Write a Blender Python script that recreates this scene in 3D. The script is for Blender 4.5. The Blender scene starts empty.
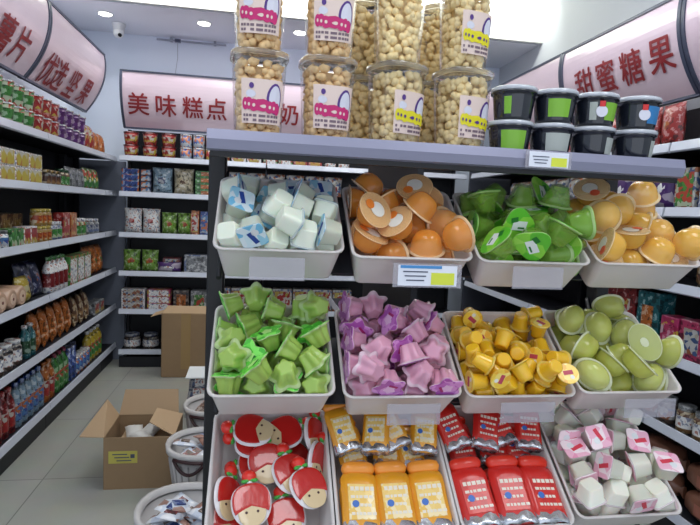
import bpy, bmesh, math, random
from mathutils import Vector, Matrix, Quaternion, Euler
PI = math.pi
C = bpy.context.scene.collection
rnd = random.Random(7)

# ------------------------------------------------------------------ mesh helpers
class MB:
    def __init__(s): s.v = []; s.f = []; s.m = []; s.sm = []
    def add(s, vs, fs, mat=0, smooth=False):
        o = len(s.v); s.v += [tuple(p) for p in vs]
        for f in fs: s.f.append([i + o for i in f]); s.m.append(mat); s.sm.append(smooth)
    def box(s, c, d, mat=0, rz=0.0, rx=0.0):
        hx, hy, hz = d[0]/2, d[1]/2, d[2]/2
        vs = [Vector((x, y, z)) for x in (-hx, hx) for y in (-hy, hy) for z in (-hz, hz)]
        R = Matrix.Rotation(rz, 3, 'Z') @ Matrix.Rotation(rx, 3, 'X')
        vs = [R @ v + Vector(c) for v in vs]
        s.add(vs, [(0,1,3,2),(4,6,7,5),(0,4,5,1),(2,3,7,6),(0,2,6,4),(1,5,7,3)], mat)
        return s
    def bbox(s, c, d, b, mat=0):
        # box with chamfered vertical and horizontal edges (loft of chamfered rects)
        hx, hy, hz = d[0]/2, d[1]/2, d[2]/2
        def ring(z, i):
            x, y, q = hx-i, hy-i, b
            return [(c[0]+px, c[1]+py, c[2]+z) for px, py in ((-x+q,-y),(x-q,-y),(x,-y+q),(x,y-q),(x-q,y),(-x+q,y),(-x,y-q),(-x,-y+q))]
        return s.loft([ring(-hz, b*.7), ring(-hz+b, 0), ring(hz-b, 0), ring(hz, b*.7)], mat, smooth=False)
    def loft(s, rings, mat=0, cap0=True, cap1=True, smooth=True, mats=None):
        n = len(rings[0]); o = len(s.v)
        for r in rings: s.v += [tuple(p) for p in r]
        for k in range(len(rings)-1):
            mm = mats[k] if mats else mat
            for i in range(n):
                j = (i+1) % n
                s.f.append([o+k*n+i, o+k*n+j, o+(k+1)*n+j, o+(k+1)*n+i]); s.m.append(mm); s.sm.append(smooth)
        if cap0: s.f.append([o+i for i in range(n)][::-1]); s.m.append(mats[0] if mats else mat); s.sm.append(False)
        if cap1: s.f.append([o+(len(rings)-1)*n+i for i in range(n)]); s.m.append(mats[-1] if mats else mat); s.sm.append(False)
        return s
    def lathe(s, prof, n=20, c=(0,0,0), mat=0, smooth=True, mats=None, cap0=True, cap1=True):
        return s.loft([[(c[0]+r*math.cos(2*PI*i/n), c[1]+r*math.sin(2*PI*i/n), c[2]+z) for i in range(n)] for r, z in prof], mat, cap0, cap1, smooth, mats)
    def tube(s, pts, r, n=8, mat=0, closed=False):
        pts = [Vector(p) for p in pts]; rings = []
        for i, p in enumerate(pts):
            a = pts[max(i-1, 0)]; b = pts[min(i+1, len(pts)-1)]
            t = (b-a).normalized()
            u = t.orthogonal().normalized() if i == 0 else (u - t*u.dot(t)).normalized()
            w = t.cross(u)
            rr = r[i] if isinstance(r, (list, tuple)) else r
            rings.append([p + u*rr*math.cos(2*PI*k/n) + w*rr*math.sin(2*PI*k/n) for k in range(n)])
        return s.loft(rings, mat)
    def ball(s, c, r, sub=1, mat=0, sq=(1,1,1), jit=0, rn=None):
        bm = bmesh.new(); bmesh.ops.create_icosphere(bm, subdivisions=sub, radius=1)
        vs = []
        for v in bm.verts:
            k = r*(1 + (rn.uniform(-jit, jit) if jit else 0))
            vs.append((c[0]+v.co.x*k*sq[0], c[1]+v.co.y*k*sq[1], c[2]+v.co.z*k*sq[2]))
        fs = [[v.index for v in f.verts] for f in bm.faces]; bm.free()
        s.add(vs, fs, mat, True); return s
    def xf(s, M):
        s.v = [tuple(M @ Vector(p)) for p in s.v]; return s
    def mesh(s, name, mats):
        me = bpy.data.meshes.new(name); me.from_pydata(s.v, [], s.f)
        if not isinstance(mats, (list, tuple)): mats = [mats]
        for m in mats: me.materials.append(m)
        me.polygons.foreach_set('material_index', [min(x, len(mats)-1) for x in s.m])
        me.polygons.foreach_set('use_smooth', s.sm)
        bm = bmesh.new(); bm.from_mesh(me); bmesh.ops.recalc_face_normals(bm, faces=bm.faces); bm.to_mesh(me); bm.free()
        me.update(); return me
    def build(s, name, mats, parent=None):
        o = bpy.data.objects.new(name, s.mesh(name, mats)); C.objects.link(o)
        if parent: o.parent = parent
        return o

def sring(a, b, z, p=4.0, n=24, cx=0, cy=0):
    """superellipse ring: p=2 ellipse, larger = rounded rectangle"""
    out = []
    for i in range(n):
        t = 2*PI*(i+.5)/n; c, s_ = math.cos(t), math.sin(t)
        out.append((cx + a*math.copysign(abs(c)**(2/p), c), cy + b*math.copysign(abs(s_)**(2/p), s_), z))
    return out
def star(r, k, z, n=40, pts=5, ph=0):
    return [((r*(1+k*math.cos(pts*t+ph)))*math.cos(t), (r*(1+k*math.cos(pts*t+ph)))*math.sin(t), z) for t in [2*PI*i/n for i in range(n)]]

def tag(o, label, cat, group=None):
    o['label'] = label; o['category'] = cat
    if group: o['group'] = group
    return o
def thing(name, label, cat, loc=(0,0,0), rot=(0,0,0), group=None):
    o = bpy.data.objects.new(name, None); C.objects.link(o); o.empty_display_size = .02
    o.location = loc; o.rotation_euler = rot
    return tag(o, label, cat, group)
def struct(o): o['kind'] = 'structure'; return o
KIDS = {}
def dup(root, M=None):
    r = root.copy(); C.objects.link(r)
    if M is not None: r.matrix_world = M
    for ch in root.children:
        c = ch.copy(); C.objects.link(c); c.parent = r
        for g in ch.children:
            d = g.copy(); C.objects.link(d); d.parent = c
    return r
class Proto:
    """first use places the prototype itself, later uses copy it"""
    def __init__(s, root): s.root = root; s.used = False
    def put(s, label, cat, group, loc, rot=(0,0,0), quat=None, scale=None):
        if s.used: o = dup(s.root)
        else: o = s.root; s.used = True
        R = (Quaternion(quat) if quat else Euler(rot).to_quaternion())
        o.rotation_mode = 'QUATERNION'; o.rotation_quaternion = R; o.location = loc
        if scale: o.scale = scale if isinstance(scale, (tuple, list)) else (scale,)*3
        tag(o, label, cat, group); return o

# ------------------------------------------------------------------ materials
MATS = {}
def lin(c): return tuple(((x/255)/12.92 if x/255 <= .04045 else ((x/255+.055)/1.055)**2.4) for x in c) + (1,)
def mat(name, col, rough=.5, metal=0, trans=0, coat=0, sss=0, emit=0, spec=.5, bump=0, bscale=40, alpha=1, ior=1.45, var=0):
    if name in MATS: return MATS[name]
    m = bpy.data.materials.new(name); m.use_nodes = True; nt = m.node_tree; b = nt.nodes['Principled BSDF']
    b.inputs['Base Color'].default_value = lin(col); b.inputs['Roughness'].default_value = rough
    b.inputs['Metallic'].default_value = metal; b.inputs['Transmission Weight'].default_value = trans
    b.inputs['Coat Weight'].default_value = coat; b.inputs['IOR'].default_value = ior
    b.inputs['Specular IOR Level'].default_value = spec; b.inputs['Alpha'].default_value = alpha
    if sss: b.inputs['Subsurface Weight'].default_value = sss; b.inputs['Subsurface Scale'].default_value = .02
    if emit: b.inputs['Emission Color'].default_value = lin(col); b.inputs['Emission Strength'].default_value = emit
    tc = nt.nodes.new('ShaderNodeTexCoord')
    if var:
        oi = nt.nodes.new('ShaderNodeObjectInfo'); no = nt.nodes.new('ShaderNodeTexNoise'); no.inputs['Scale'].default_value = 25
        nt.links.new(tc.outputs['Object'], no.inputs['Vector'])
        hs = nt.nodes.new('ShaderNodeHueSaturation'); hs.inputs['Color'].default_value = lin(col)
        ad = nt.nodes.new('ShaderNodeMath'); ad.operation = 'ADD'
        nt.links.new(oi.outputs['Random'], ad.inputs[0]); nt.links.new(no.outputs['Fac'], ad.inputs[1])
        mr = nt.nodes.new('ShaderNodeMapRange'); mr.inputs['From Max'].default_value = 2
        mr.inputs['To Min'].default_value = 1-var; mr.inputs['To Max'].default_value = 1+var
        nt.links.new(ad.outputs[0], mr.inputs['Value']); nt.links.new(mr.outputs[0], hs.inputs['Value'])
        nt.links.new(hs.outputs[0], b.inputs['Base Color'])
    if bump:
        no2 = nt.nodes.new('ShaderNodeTexNoise'); no2.inputs['Scale'].default_value = bscale
        nt.links.new(tc.outputs['Object'], no2.inputs['Vector'])
        bp = nt.nodes.new('ShaderNodeBump'); bp.inputs['Strength'].default_value = bump; bp.inputs['Distance'].default_value = .003
        nt.links.new(no2.outputs['Fac'], bp.inputs['Height']); nt.links.new(bp.outputs[0], b.inputs['Normal'])
    MATS[name] = m; return m
def pmat(name, cols, scale=30, stretch=(1,1,1), rough=.35, kind='voronoi', coat=.3, metal=0, bump=0, seed=0):
    """printed packaging: blocks of flat ink colours scattered over the pack"""
    if name in MATS: return MATS[name]
    m = bpy.data.materials.new(name); m.use_nodes = True; nt = m.node_tree; b = nt.nodes['Principled BSDF']
    b.inputs['Roughness'].default_value = rough; b.inputs['Coat Weight'].default_value = coat; b.inputs['Metallic'].default_value = metal
    tc = nt.nodes.new('ShaderNodeTexCoord'); mp = nt.nodes.new('ShaderNodeMapping')
    mp.inputs['Scale'].default_value = stretch; mp.inputs['Location'].default_value = (seed*1.3, seed*.7, seed*2.1)
    nt.links.new(tc.outputs['Object'], mp.inputs['Vector'])
    if kind == 'noise':
        t = nt.nodes.new('ShaderNodeTexNoise'); t.inputs['Scale'].default_value = scale; t.inputs['Detail'].default_value = 3; out = t.outputs['Fac']
    elif kind == 'wave':
        t = nt.nodes.new('ShaderNodeTexWave'); t.inputs['Scale'].default_value = scale; t.inputs['Distortion'].default_value = 1.5; t.bands_direction = 'Z'; out = t.outputs['Fac']
    else:
        t = nt.nodes.new('ShaderNodeTexVoronoi'); t.inputs['Scale'].default_value = scale; out = t.outputs['Color']
    nt.links.new(mp.outputs[0], t.inputs['Vector'])
    r = nt.nodes.new('ShaderNodeValToRGB'); r.color_ramp.interpolation = 'CONSTANT'
    n = len(cols); lo, hi = (.36, .64) if kind == 'noise' else (.12, .88)
    while len(r.color_ramp.elements) < n: r.color_ramp.elements.new(.5)
    for i, c in enumerate(cols):
        r.color_ramp.elements[i].position = 0 if i == 0 else lo + (hi-lo)*i/n
        r.color_ramp.elements[i].color = lin(c)
    nt.links.new(out, r.inputs['Fac']); nt.links.new(r.outputs[0], b.inputs['Base Color'])
    if bump:
        no2 = nt.nodes.new('ShaderNodeTexNoise'); no2.inputs['Scale'].default_value = 35; no2.inputs['Detail'].default_value = 2
        nt.links.new(tc.outputs['Object'], no2.inputs['Vector'])
        bp = nt.nodes.new('ShaderNodeBump'); bp.inputs['Strength'].default_value = bump; bp.inputs['Distance'].default_value = .006
        nt.links.new(no2.outputs['Fac'], bp.inputs['Height']); nt.links.new(bp.outputs[0], b.inputs['Normal'])
    MATS[name] = m; return m
def clearmat(name, tint=(255,255,255), refl=.35, rough=.08):
    """thin clear plastic film: see-through with fresnel gloss"""
    if name in MATS: return MATS[name]
    m = bpy.data.materials.new(name); m.use_nodes = True; nt = m.node_tree; nt.nodes.clear()
    out = nt.nodes.new('ShaderNodeOutputMaterial'); mx = nt.nodes.new('ShaderNodeMixShader')
    tr = nt.nodes.new('ShaderNodeBsdfTransparent'); gl = nt.nodes.new('ShaderNodeBsdfGlossy'); lw = nt.nodes.new('ShaderNodeLayerWeight')
    tr.inputs['Color'].default_value = lin(tint); gl.inputs['Roughness'].default_value = rough
    lw.inputs['Blend'].default_value = refl
    nt.links.new(lw.outputs['Facing'], mx.inputs[0]); nt.links.new(tr.outputs[0], mx.inputs[1]); nt.links.new(gl.outputs[0], mx.inputs[2])
    mu = nt.nodes.new('ShaderNodeMath'); mu.operation = 'MULTIPLY'; mu.inputs[1].default_value = .55
    nt.links.new(lw.outputs['Facing'], mu.inputs[0]); nt.links.new(mu.outputs[0], mx.inputs[0])
    nt.links.new(mx.outputs[0], out.inputs['Surface']); MATS[name] = m; return m

# ------------------------------------------------------------------ jelly cups (used in the bins)
def jelly_kind(k):
    """returns list of (part name, MB, material, smooth) ; z up, lid on top, origin at the middle"""
    F_ = lambda n: [0]*(n-2) + [1, 1]      # flange rings take the second material
    if k in ('cube', 'pinkcube'):
        R = [sring(.017,.017,-.0215,5), sring(.0195,.0195,-.020,5), sring(.0235,.0235,.016,5), sring(.0245,.0245,.0165,5), sring(.0275,.0275,.0175,7), sring(.0275,.0275,.0190,7)]
        b = MB(); b.loft(R, mats=F_(5))
        l = MB(); l.loft([sring(.0272,.0272,.0191,7), sring(.0268,.0268,.0205,7)])
        l2 = MB(); l2.box((.004,0,.0208),(.030,.010,.0004), 0, .3); l2.lathe([(.008,0),(.008,.0003)],12,(-.008,.008,.0207),1)
        return b, l, l2
    if k == 'dome':
        q = 1.12; pr = [(.004,-.024),(.014,-.0225),(.022,-.018),(.0275,-.010),(.0305,0),(.032,.010),(.0325,.014),(.0375,.0148),(.0375,.0165)]
        b = MB(); b.lathe([(r*q, z*q) for r, z in pr], 24, mats=F_(8)); l = MB(); l.lathe([(.0362*q,.0166*q),(.0358*q,.0176*q)], 24)
        l2 = MB(); l2.lathe([(.018,0),(.018,.0004)],18,(.004,0,.0202),0); l2.lathe([(.011,0),(.011,.0004)],14,(-.012,.014,.0206),1)
        return b, l, l2
    if k == 'prism':
        q = 1.12
        def tri(r, z, p=.13): return star(r*q, p, z*q, 30, 3)
        b = MB(); b.loft([tri(.012,-.026), tri(.017,-.024), tri(.026,.004), tri(.029,.013), tri(.034,.014), tri(.034,.016)], mats=F_(5))
        l = MB(); l.loft([tri(.0338,.0161), tri(.0334,.0171)])
        l2 = MB(); l2.box((.004,0,.0196),(.034,.022,.0004),0,.2); l2.box((-.014,.010,.0199),(.016,.012,.0004),1,.5); l2.box((.010,-.004,.0200),(.016,.004,.0004),1,.2)
        return b, l, l2
    if k == 'star':
        q = 1.12
        def st(r, k_, z): return star(r*q, k_, z*q)
        b = MB(); b.loft([st(.012,.10,-.020), st(.0165,.14,-.0185), st(.0205,.18,.004), st(.0235,.19,.0125), st(.0295,.20,.0150), st(.0295,.20,.0165)], mats=F_(5))
        l = MB(); l.loft([st(.0288,.20,.0166), st(.0282,.20,.0176)])
        l2 = MB(); l2.loft([star(.012,.2,.0199,20), star(.012,.2,.0203,20)]); l2.box((.0,.013,.0203),(.02,.006,.0004),1,.2)
        return b, l, l2
    if k == 'bucket':
        b = MB(); b.lathe([(.013,-.0215),(.0155,-.020),(.0165,-.012),(.0195,.013),(.0205,.0160),(.0250,.0165),(.0250,.0180)], 20, mats=F_(6))
        l = MB(); l.lathe([(.0243,.0181),(.024,.0191)], 20)
        l2 = MB(); l2.box((.0,.002,.0194),(.022,.010,.0004),0,.2); l2.lathe([(.005,0),(.005,.0003)],10,(.008,-.008,.0192),1)
        return b, l, l2
    if k == 'halfmoon':
        q = 1.2; pr = [(.003,-.021),(.016,-.0195),(.0255,-.014),(.0305,-.005),(.033,.006),(.0335,.010),(.0385,.0108),(.0385,.0125)]
        def sc(M): M.v = [(x, y*.74, z) for x, y, z in M.v]; return M
        b = sc(MB().lathe([(r*q, z*q) for r, z in pr], 26, mats=F_(7))); l = sc(MB().lathe([(.0368*q,.0126*q),(.0364*q,.0137*q)], 26))
        l2 = sc(MB().lathe([(.012,.0166),(.012,.0169)],12))
        return b, l, l2

# poses of the piled cups in each bin (x, y, z, quaternion), in the bin frame
POSES = {
 'a1': ('cube', [(-.0737,.0512,-.0642,.00,.20,-.98,.00),(-.0305,.0908,-.0642,.00,.51,.86,-.00),(.0292,.0453,-.0642,.00,.66,-.75,.00),(.0865,.0420,-.0642,.00,-1.00,.00,-.00),(-.0892,.1024,-.0608,.54,.45,-.45,-.54),(-.0476,.1404,-.0632,.37,-.00,.00,-.93),(.0213,.1060,-.0615,.62,-.38,.50,.47),(.0798,.0911,-.0626,.65,.01,.01,.76),(-.0799,.1810,-.0582,.30,.29,-.63,-.66),(-.0355,.2015,-.0615,.17,.14,-.61,-.76),(.0266,.2091,-.0625,.99,.00,.02,-.11),(.0909,.2085,-.0603,.99,.10,-.00,-.01),(-.0757,.0634,-.0189,.45,.36,.51,.63),(-.0165,.0347,-.0440,.03,-.65,.70,.30),(.0401,.0353,-.0205,.02,-1.00,-.01,.08),(.0932,.0411,-.0204,.01,-.01,-1.00,-.03),(-.0889,.1167,-.0131,.13,.71,-.68,-.14),(-.0379,.1078,-.0155,.18,.21,-.04,.96),(.0278,.0815,-.0200,.44,.55,-.57,.43),(.0918,.0991,-.0214,.00,1.00,.05,-.02),(-.0782,.1682,-.0138,.12,-.69,-.71,-.04),(-.0162,.1614,-.0210,.04,-.83,-.56,.06),(.0376,.1517,-.0399,.38,.59,-.69,.19),(.0901,.1606,-.0315,.27,-.96,.01,.00),(-.1001,.0281,.0104,.27,-.67,.69,.04),(-.0066,.0264,.0002,.01,.68,-.70,-.24),(.0507,.0283,.0218,.09,-.70,-.70,.07),(.1003,.0312,.0241,.79,.02,-.62,-.02),(-.0865,.0996,.0338,.71,.22,.06,.67),(-.0104,.1065,.0182,.06,-.97,.07,.21),(.0409,.1212,.0065,.27,.67,.61,-.32),(.0911,.0888,.0240,.12,.12,.62,.76),(-.0990,.1549,.0308,.51,.46,.35,.63),(-.0151,.2113,-.0106,.62,.54,-.48,.31),(.0376,.2216,-.0188,.00,-.05,.02,-1.00),(.0975,.1415,.0078,.17,-.70,-.68,-.17),(-.0551,.0220,.0289,.59,.59,.40,-.39),(.0158,.0293,.0523,.53,.01,.85,-.01),(-.0023,.0788,.0569,.07,-.97,.12,.21),(.0431,.0855,.0431,.30,.49,-.38,-.72),(-.0718,.2243,-.0122,.05,-.04,-.77,-.63),(-.0036,.1573,.0229,.73,.00,.68,-.01),(.0514,.1719,.0140,.37,.44,-.31,-.76),(.0959,.2195,-.0144,.75,.07,-.06,.66)]),
 'a2': ('dome', [(-.0389,.0416,-.0393,.52,.05,.80,.30),(-.1030,.1816,.0035,.69,-.07,-.72,.04),(.0127,.0641,-.0551,.74,-.24,.02,-.63),(.0858,.0515,-.0476,.09,.62,.08,.78),(-.0847,.1113,-.0255,.81,.43,-.14,.38),(-.0330,.1164,-.0650,.00,.67,-.74,-.00),(.0182,.1100,-.0142,.50,-.49,.48,.53),(.0845,.1226,-.0528,.80,-.25,-.42,-.34),(-.0716,.1653,-.0531,.36,-.31,.33,.81),(-.0048,.1919,-.0573,.03,-.39,.91,.10),(.0207,.1635,-.0212,.06,.20,-.95,-.23),(.0847,.2010,-.0555,.41,.19,-.01,-.89),(-.0925,.0590,-.0053,.92,-.05,.22,.31),(.0914,.0341,.0335,.54,-.60,.28,-.51),(-.0254,.0761,.0223,.88,.13,-.31,-.33),(.0360,.0468,.0042,.09,.65,.76,-.04),(-.0433,.1476,.0216,.66,-.09,-.50,-.55),(-.0722,.2108,.0355,.24,-.31,-.87,.30),(.0926,.1054,.0109,.33,-.87,.22,.30),(-.0769,.2215,-.0401,.46,-.55,-.54,-.45),(-.0170,.2146,-.0065,.21,.90,-.22,.31),(.0789,.1595,-.0057,.28,-.64,-.29,.65),(.0746,.2193,.0001,.03,.26,.60,-.75),(-.0875,.0946,.0399,.93,.24,.18,.21),(.0272,.1059,.0605,.12,.95,-.08,-.28),(.0287,.1862,.0386,.77,-.01,-.14,.62)]),
 'a3': ('prism', [(-.0580,.0459,-.0555,.28,.10,.62,-.73),(-.0135,.0781,-.0530,.75,-.12,-.18,-.62),(.0271,.0375,-.0526,.66,.11,.27,.69),(.0997,.0512,-.0407,.21,.72,.26,.61),(-.0824,.1134,-.0445,.38,-.34,-.86,.01),(-.0352,.1489,-.0452,.37,-.03,-.64,-.67),(.0423,.1135,-.0655,.00,.99,-.16,-.00),(.0751,.0966,-.0217,.29,-.51,-.79,-.19),(-.0849,.1793,-.0258,.93,-.33,-.19,-.02),(-.0376,.2030,-.0457,.30,-.93,-.19,.03),(.0400,.1821,-.0516,.94,-.17,-.12,.26),(.0875,.1474,-.0469,.50,-.53,.66,-.19),(-.0938,.0542,-.0213,.44,.36,.82,-.07),(-.0165,.0880,-.0149,.02,.37,-.90,.21),(.0525,.0314,-.0045,.26,.54,.52,.62),(.0931,.0401,.0131,.46,-.34,-.58,.58),(-.1021,.1076,.0078,.10,.70,-.18,-.69),(-.0177,.1373,.0038,.01,.12,.72,-.68),(.0347,.1520,.0103,.99,-.16,-.01,.02),(.0978,.1211,.0194,.21,.87,-.44,-.10),(-.0935,.2162,-.0070,.34,.54,.75,-.16),(-.0386,.2196,.0164,.41,.80,-.39,-.20),(.0256,.2039,-.0201,.20,.75,.63,.03),(.0929,.2004,-.0090,.53,-.27,.03,.80),(-.0377,.0864,.0416,.77,.62,.10,-.08),(.0318,.0832,.0345,.09,.94,.13,.30),(.0426,.0279,.0606,.59,.05,.29,.76),(.1050,.0677,.0562,.52,-.49,.50,-.49),(.0188,.1944,.0370,.05,.37,-.91,.15),(.0915,.1657,.0601,.15,.87,-.46,.05),(-.0867,.1613,.0418,.48,-.12,-.38,-.79),(.0740,.2238,.0269,.65,-.04,.31,-.70),(-.0837,.0287,.0233,.17,.39,-.24,-.87),(-.0110,.0322,.0331,.50,.67,.26,-.48)]),
 'a4': ('dome', [(-.0805,.0494,-.0418,.66,-.00,-.02,.75),(-.0134,.0477,-.0396,.32,.42,.78,.34),(.0294,.0640,-.0650,.00,.81,-.59,.00),(.0860,.0460,-.0375,.99,-.01,-.08,-.08),(-.0685,.1189,-.0520,.80,-.49,.26,-.20),(-.0099,.1324,-.0400,.62,.00,-.78,.08),(.0490,.1462,-.0650,.00,-.99,.14,.00),(.1000,.1144,-.0404,.36,.64,.43,.53),(-.0572,.1995,-.0513,.01,-.63,-.75,.19),(-.0154,.1844,-.0057,.75,-.51,-.07,-.42),(.0211,.2063,-.0526,.60,.34,-.11,-.72),(.0883,.1937,-.0389,.05,-.85,-.05,-.52),(-.0914,.0340,.0168,.47,-.64,-.19,.59),(-.0176,.0814,.0103,.47,-.05,-.21,-.85),(.1002,.0442,.0293,.12,-.67,.16,-.72),(.0431,.0452,.0063,.06,-.05,-1.00,.02),(-.0930,.1313,.0059,.05,.97,.07,.24),(-.0311,.1381,.0412,.67,-.65,.31,.16),(.0323,.1385,.0050,.17,-.56,.48,-.65),(.0795,.1142,.0072,.06,-.93,.30,-.20),(-.0926,.2137,-.0115,.31,.89,.02,.34),(-.0048,.2190,.0118,.20,.60,.61,-.48),(.0626,.2100,.0560,.17,-.30,.93,-.11),(.0802,.2070,.0118,.13,.07,.99,-.03),(-.0914,.1044,.0552,.32,-.93,.02,-.17),(-.0796,.1971,.0485,.33,-.20,-.08,.92)]),
 'b1': ('star', [(-.0906,.0524,-.0478,.97,.13,.17,-.15),(-.0270,.0548,-.0501,.28,.35,.58,.68),(.0373,.0614,-.0650,.00,-.62,.79,.00),(.0918,.0489,-.0487,.11,-.89,-.29,.33),(-.0782,.1467,-.0601,.60,-.38,-.40,-.57),(.0023,.1137,-.0464,.39,.53,-.68,.31),(.0442,.1523,-.0353,.34,.69,.63,.13),(.0767,.1252,-.0650,.00,-.18,-.98,.00),(-.0753,.1985,-.0499,.24,-.59,-.75,-.19),(-.0233,.2025,-.0464,.19,.82,-.22,-.49),(.0351,.2011,-.0565,.09,.42,-.13,-.89),(.0987,.1899,-.0473,.02,.77,.03,.64),(-.0910,.0307,-.0036,.30,-.13,.37,.87),(-.0353,.0316,-.0122,.32,-.92,.22,.01),(.0295,.0378,-.0149,.69,-.00,-.06,.72),(.0867,.0280,-.0076,.29,-.46,.82,.17),(-.1005,.1067,-.0376,.31,.67,-.37,-.56),(-.0430,.1227,-.0260,.44,.68,.56,.18),(.0442,.0918,-.0131,.61,-.59,.52,-.11),(.1013,.0962,-.0222,.38,.61,.43,.54),(-.1012,.1727,-.0095,.01,-.73,.06,.68),(-.0494,.2193,-.0047,.13,.47,.85,-.19),(.0161,.2093,-.0173,.38,-.27,.86,-.22),(.0825,.2103,-.0070,.17,.14,.97,-.14),(-.0866,.0675,.0361,.40,-.78,.47,.02),(-.0438,.0872,.0145,.37,.30,.21,-.86),(.0261,.0362,.0250,.03,-.96,-.26,-.05),(.0809,.0658,.0342,.42,.20,.87,-.18),(-.0852,.1279,.0256,.03,.76,-.61,-.23),(-.0150,.1598,-.0123,.50,.71,-.48,.14),(.0354,.0879,.0380,.47,-.59,-.10,.65),(.0950,.1494,.0009,.45,-.14,-.10,.88),(-.0926,.2238,.0342,.23,.76,-.01,-.60),(-.0393,.2300,.0436,.11,-.11,-.70,-.70),(.0037,.2062,.0348,.69,-.43,-.52,.26),(.0693,.2228,.0323,.19,.46,.87,-.08),(-.0296,.0281,.0413,.41,.21,-.39,-.80),(-.0524,.1671,.0248,.50,.68,-.33,-.43),(-.0081,.1156,.0363,.58,-.28,.09,.76),(.0970,.1164,.0477,.26,-.39,.28,.84),(.0271,.1542,.0174,.82,-.35,.30,.34),(.1000,.1966,.0582,.04,-.57,.72,.39)]),
 'b2': ('star', [(-.0915,.0527,-.0506,.01,.96,.04,.27),(-.0269,.0635,-.0650,.00,-.43,-.90,-.00),(.0388,.0815,-.0650,.00,-.98,-.18,.00),(.0895,.0389,-.0588,.63,-.18,.02,.75),(-.0760,.1388,-.0650,.00,.69,.72,.00),(-.0353,.1190,-.0464,.31,.32,-.82,-.37),(.0101,.1382,-.0601,.70,.36,-.43,-.44),(.0758,.1464,-.0650,.00,.51,.86,.00),(-.0914,.1911,-.0487,.88,-.18,.24,.38),(-.0328,.1953,-.0603,.04,-.32,.94,.06),(.0272,.1867,-.0596,.83,.53,-.16,-.03),(.0837,.2036,-.0617,.02,-.03,-.00,-1.00),(-.0765,.0329,-.0121,.07,.51,-.78,-.36),(-.0119,.0388,-.0268,.05,.40,-.89,-.21),(.0351,.0306,-.0190,.58,-.60,-.45,.31),(.0817,.0556,-.0226,.17,.51,.84,-.05),(-.0952,.1122,-.0265,.36,-.37,.86,.05),(-.0181,.1461,-.0068,.41,-.62,.36,.57),(.0403,.1246,-.0127,.40,.49,.76,.17),(.0871,.1117,-.0324,.28,-.46,-.82,-.17),(-.0889,.2185,-.0105,.33,.01,-.29,.90),(-.0314,.2025,-.0132,.12,.96,-.26,.04),(.0363,.2072,-.0021,.82,.08,-.50,-.27),(.0826,.1980,-.0215,.02,-.72,-.69,.02),(-.1055,.0591,.0270,.71,-.05,-.71,.05),(-.0354,.0227,.0181,.67,.70,.18,-.19),(.0380,.0366,.0317,.15,.37,-.91,-.08),(.0912,.0223,.0210,.42,.43,-.58,.55),(-.0973,.1294,.0252,.77,-.02,-.62,.11),(-.0427,.0821,-.0065,.45,-.84,.21,.23),(.0045,.1111,.0236,.67,.47,-.16,.55),(.0984,.1296,.0133,.23,.10,-.97,.08),(-.0841,.1750,.0203,.65,.59,.19,-.45),(-.0429,.2294,.0316,.09,-.08,-.71,-.70),(.0691,.2175,.0384,.12,.85,-.06,.51),(.0981,.1823,.0252,.13,.47,-.23,-.84),(-.0769,.0295,.0549,.52,-.74,-.43,.03),(-.0479,.0939,.0466,.07,.91,-.37,-.18),(.0178,.0749,.0487,.30,.72,-.50,.38),(.0764,.0926,.0351,.11,-.69,-.62,-.35),(-.0978,.2187,.0440,.66,-.24,-.59,.39),(.0052,.2129,.0234,.17,-.75,.42,-.48),(-.0034,.1662,.0524,.72,.33,-.39,-.47),(.0466,.1445,.0377,.79,-.54,-.27,.10)]),
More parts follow.
